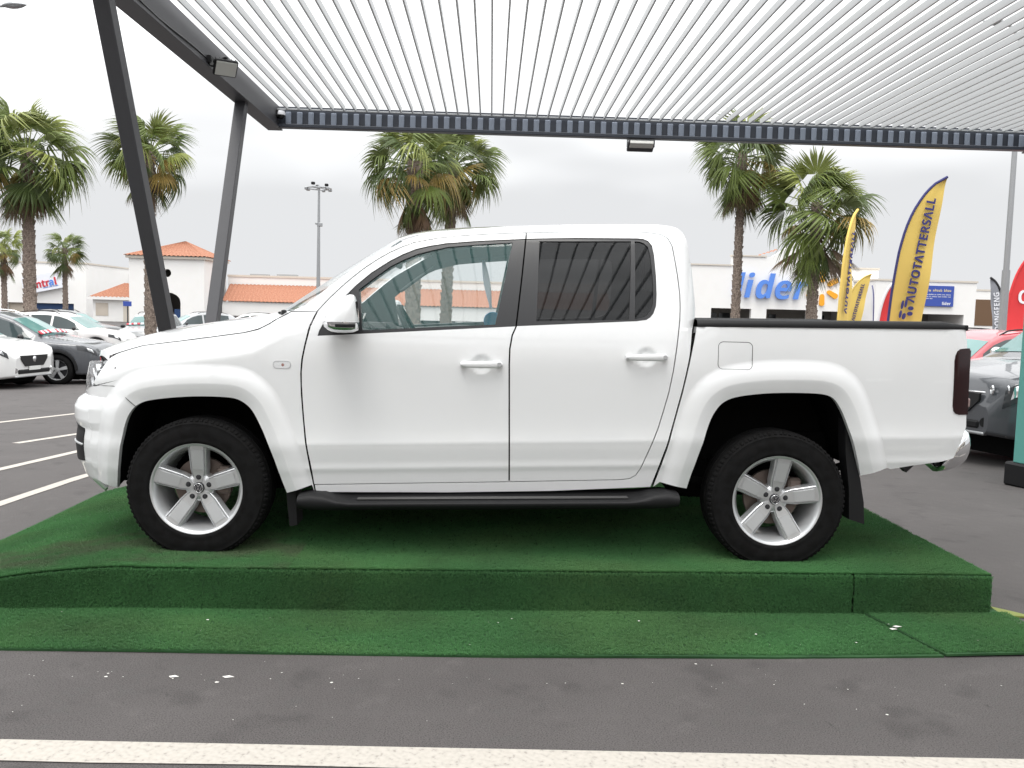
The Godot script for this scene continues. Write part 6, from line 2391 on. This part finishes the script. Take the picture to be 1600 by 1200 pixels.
		for k in 9:
			var xx := lerpf(0.0, 1.55, k / 8.0) if kind == "suv" else lerpf(-0.25, 0.8, k / 8.0)
			var p := on_car(spec, xx, 8.0, 0.0)
			pts.append(Vector3(xx, p.y + (0.045 if k > 0 and k < 8 else 0.0), sg * (p.z - 0.02)))
			rad.append(0.014)
		m.tube(pts, rad, 6)
		obj("roof_bar", m, opts.get("bars", M.black_plastic), root)
		m = MB.new()
		for xx in ([-0.70, 0.26, 1.02] if kind == "suv" else [-0.85, 0.17, 0.95]):
			var p2 := PackedVector3Array()
			var r2 := PackedFloat32Array()
			for k in 7:
				var p := on_car(spec, xx, lerpf(2.2, 6.0, k / 6.0), 0.0)
				p2.append(Vector3(p.x, p.y, sg * (p.z + 0.0005)))
				r2.append(0.0035)
			m.tube(p2, r2, 4)
		obj("door_seam", m, M.black_liner, root)
		m = MB.new()
		for xx in [0.10, 0.85]:
			var p := on_car(spec, xx, 5.0, 0.0)
			m.box(Vector3(xx, p.y, sg * (p.z + 0.018)), Vector3(0.19, 0.028, 0.022), 0.008)
		obj("door_handle", m, paint, root)
	return root


func sale_ribbon(root: Node3D, tb: Array) -> void:   # red and white paper strip under the windscreen
	var m := MB.new()
	var w := MB.new()
	var spec := {"tb": tb, "sill": 0.24}
	for k in 13:
		var s := lerpf(8.1, 10.0, (k % 7) / 6.0)
		var p := on_car(spec, -0.93, s, 0.025)
		var z := p.z * (1.0 if k < 7 else -1.0)
		(m if k % 2 else w).box(Vector3(-0.93, p.y + 0.03, z), Vector3(0.03, 0.10, 0.11), 0.004, Basis(Vector3(0, 0, 1), -0.9))
	obj("sale_strip", m, M.sign_red, root)
	obj("sale_strip", w, M.white_print, root)


func parked() -> void:
	var c := car("white crossover at the far left edge with a dark hexagonal grille", Vector3(-11.75, gy(-13.6), -13.3), 172, M.car_white, {"fog": M.chrome, "trim": M.black_plastic, "grille": 0.42})
	c = car("dark grey crossover behind the white one, alloy wheel towards the camera", Vector3(-11.12, gy(-15.0), -15.05), 184, M.car_graphite, {"grille": 0.62, "grille_y": 0.62, "bars": M.chrome, "rims": M.alloy_satin})
	sale_ribbon(c, SUV)
	var m := MB.new()
	for sg in [1.0, -1.0]:
		m.box(Vector3(-2.175, 0.56, sg * 0.60), Vector3(0.03, 0.16, 0.02), 0.004)
		m.box(Vector3(-2.185, 0.475, sg * 0.54), Vector3(0.03, 0.02, 0.13), 0.004)
	obj("red_accent", m, M.sign_red, c)
	c = car("red car behind the dark grey crossover", Vector3(-14.9, gy(-21.5), -21.7), 178, M.car_red, {})
	sale_ribbon(c, SUV)
	c = car("white hatchback behind the red car at left", Vector3(-15.3, gy(-27), -26.6), 180, M.car_white, {})
	c = car("black car whose roof shows behind the white hatchback", Vector3(-19.0, gy(-34), -34.5), 165, M.car_black, {})
	c = car("silver car with a pale windscreen, facing the camera beside the slanted post", Vector3(-14.2, gy(-30), -31.5), 96, M.car_silver, {})
	sale_ribbon(c, SUV)
	c = car("small silver car just right of the slanted post", Vector3(-15.0, -0.5, -39.0), 35, M.car_silver, {})
	c = car("white car glimpsed low between the canopy's two left posts", Vector3(-13.2, -0.5, -42.0), 10, M.car_white, {})
	# seen through the cab and behind the load bed
	c = car("white car seen through the pickup's front side windows", Vector3(0.3, gy(-10), -9.8), 4, M.car_white, {"screen": M.car_screen})
	c = car("white car showing only its roof above the bed rail", Vector3(6.2, gy(-16), -16.4), 8, M.car_white, {})
	c = car("red car with white door mirrors behind the grey pickup at right", Vector3(8.1, gy(-9.1), -9.1), 22, M.car_red, {"mirror": M.car_white})
	c = car("white car showing only its roof behind the red car at right", Vector3(11.6, gy(-14), -13.6), 12, M.car_white, {})
	# grey pickup, nose towards the camera
	c = car("dark grey pickup behind the truck's tail, headlight and fog lamp showing", Vector3(7.72, gy(-5.3), -5.25), 16, M.car_graphite, {"kind": "pickup", "mirror": M.chrome, "grille": 0.5, "fog": M.black_trim})
	m = MB.new()
	for sg in [1.0, -1.0]:
		m.bar(Vector3(-2.46, 0.52, sg * 0.25), Vector3(-2.34, 0.40, sg * 0.78), 0.02, 0.02, 0.004)
		m.box(Vector3(-2.41, 0.86, sg * 0.42), Vector3(0.05, 0.022, 0.34), 0.006, Basis(Vector3.UP, sg * 0.25))
	obj("bumper_trim", m, M.chrome, c)
	m = MB.new()
	for sg in [1.0, -1.0]:
		for k in 2:
			m.lathe(PackedVector2Array([Vector2(0, 0.0), Vector2(0.045, 0.012), Vector2(0.055, 0.0)]), 18, Transform3D(Basis(Vector3.UP, -sg * 0.5) * Basis(Vector3(0, 0, 1), PI / 2), Vector3(-2.415 + 0.07 * k, 0.90 + 0.01 * k, sg * (0.62 + 0.14 * k))))
		m.box(Vector3(-2.34, 0.60, sg * 0.70), Vector3(0.04, 0.025, 0.14), 0.006, Basis(Vector3.UP, sg * 0.6))
	obj("lamp_reflector", m, M.chrome, c)


# ---------------------------------------------------------------- small things
func details() -> void:
	# totem panel at the right edge
	var root := thing("totem_panel", "pale teal totem panel on a black plinth at the right edge", "sign", Vector3(5.47, gy(-2.75), -2.75), 0.28)
	var m := MB.new()
	m.box(Vector3(0.0, 1.98, 0), Vector3(0.78, 3.50, 0.16), 0.006)
	obj("panel", m, M.totem_teal, root)
	m = MB.new()
	m.box(Vector3(0, 0.115, 0), Vector3(0.86, 0.23, 0.30), 0.02)
	obj("plinth", m, M.black_plastic, root)
	# things at the far side window of the pickup
	m = MB.new()
	var rows := []
	for i in 13:
		var f := i / 12.0
		var w := 0.010 + 0.014 * sin(PI * clampf(f * 1.1, 0, 1))
		rows.append(PackedVector3Array([Vector3(-0.075 + 0.06 * f - w, 1.885 - 0.33 * f, -0.665 - 0.03 * f - 0.10 * f), Vector3(-0.075 + 0.06 * f, 1.885 - 0.33 * f, -0.655 - 0.13 * f), Vector3(-0.075 + 0.06 * f + w, 1.885 - 0.33 * f, -0.665 - 0.13 * f)]))
	m.sheet(rows, Vector3(0, 0, 1))
	tag(obj("ribbon", m, M.blue_ribbon), "blue ribbon hanging inside the pickup's far front window", "ribbon")
	m = MB.new()
	m.lathe(PackedVector2Array([Vector2(0, 0.006), Vector2(0.062, 0.006), Vector2(0.066, 0.0), Vector2(0.062, -0.006), Vector2(0, -0.006)]), 28, Transform3D(Basis(Vector3.RIGHT, PI / 2 - 0.2), Vector3(0.0, 1.465, -0.80)))
	tag(obj("blue_disc", m, M.blue_disc), "round blue tag low in the pickup's far front window", "tag")
	# flakes of old paint on the asphalt and fluff on the turf
	var r := RandomNumberGenerator.new()
	r.seed = 77
	m = MB.new()
	for i in 95:
		var p := Vector3.ZERO
		if i < 45:
			p = Vector3(r.randf_range(-2.3, 2.8), 0.0025, 2.02 + r.randfn(0, 0.02) + 0.01 * sin(i))
		elif i < 75:
			p = Vector3(r.randf_range(-2.3, 2.8), 0.0025, r.randf_range(1.8, 2.45))
		else:
			p = Vector3(r.randf_range(-2.4, 2.6), 0.022, r.randf_range(1.3, 1.75))
		var s := 0.0016 + 0.005 * pow(r.randf(), 4.0)
		var a := r.randf() * TAU
		var q := []
		for k in 5:
			var b := a + TAU * k / 5
			q.append(p + Vector3(cos(b) * s * r.randf_range(0.7, 1.8), 0, sin(b) * s))
		m.f3(q[0], q[1], q[2], Vector3.UP)
		m.f3(q[0], q[2], q[3], Vector3.UP)
		m.f3(q[0], q[3], q[4], Vector3.UP)
	for q in [[-1.28, 2.02, 0.022], [-1.06, 2.015, 0.026], [2.035, 1.36, 0.024], [2.0, 1.395, 0.02]]:
		m.f4(Vector3(q[0] - q[2], 0.003 if q[1] > 1.9 else 0.026, q[1]), Vector3(q[0], 0.003 if q[1] > 1.9 else 0.026, q[1] - 0.011), Vector3(q[0] + q[2], 0.003 if q[1] > 1.9 else 0.026, q[1] + 0.004), Vector3(q[0] - 0.01, 0.003 if q[1] > 1.9 else 0.026, q[1] + 0.014), Vector3.UP)
	var o := obj("paint_flakes", m, M.paint_chip)
	tag(o, "scattered white paint flakes on asphalt and turf", "debris", "", "stuff")
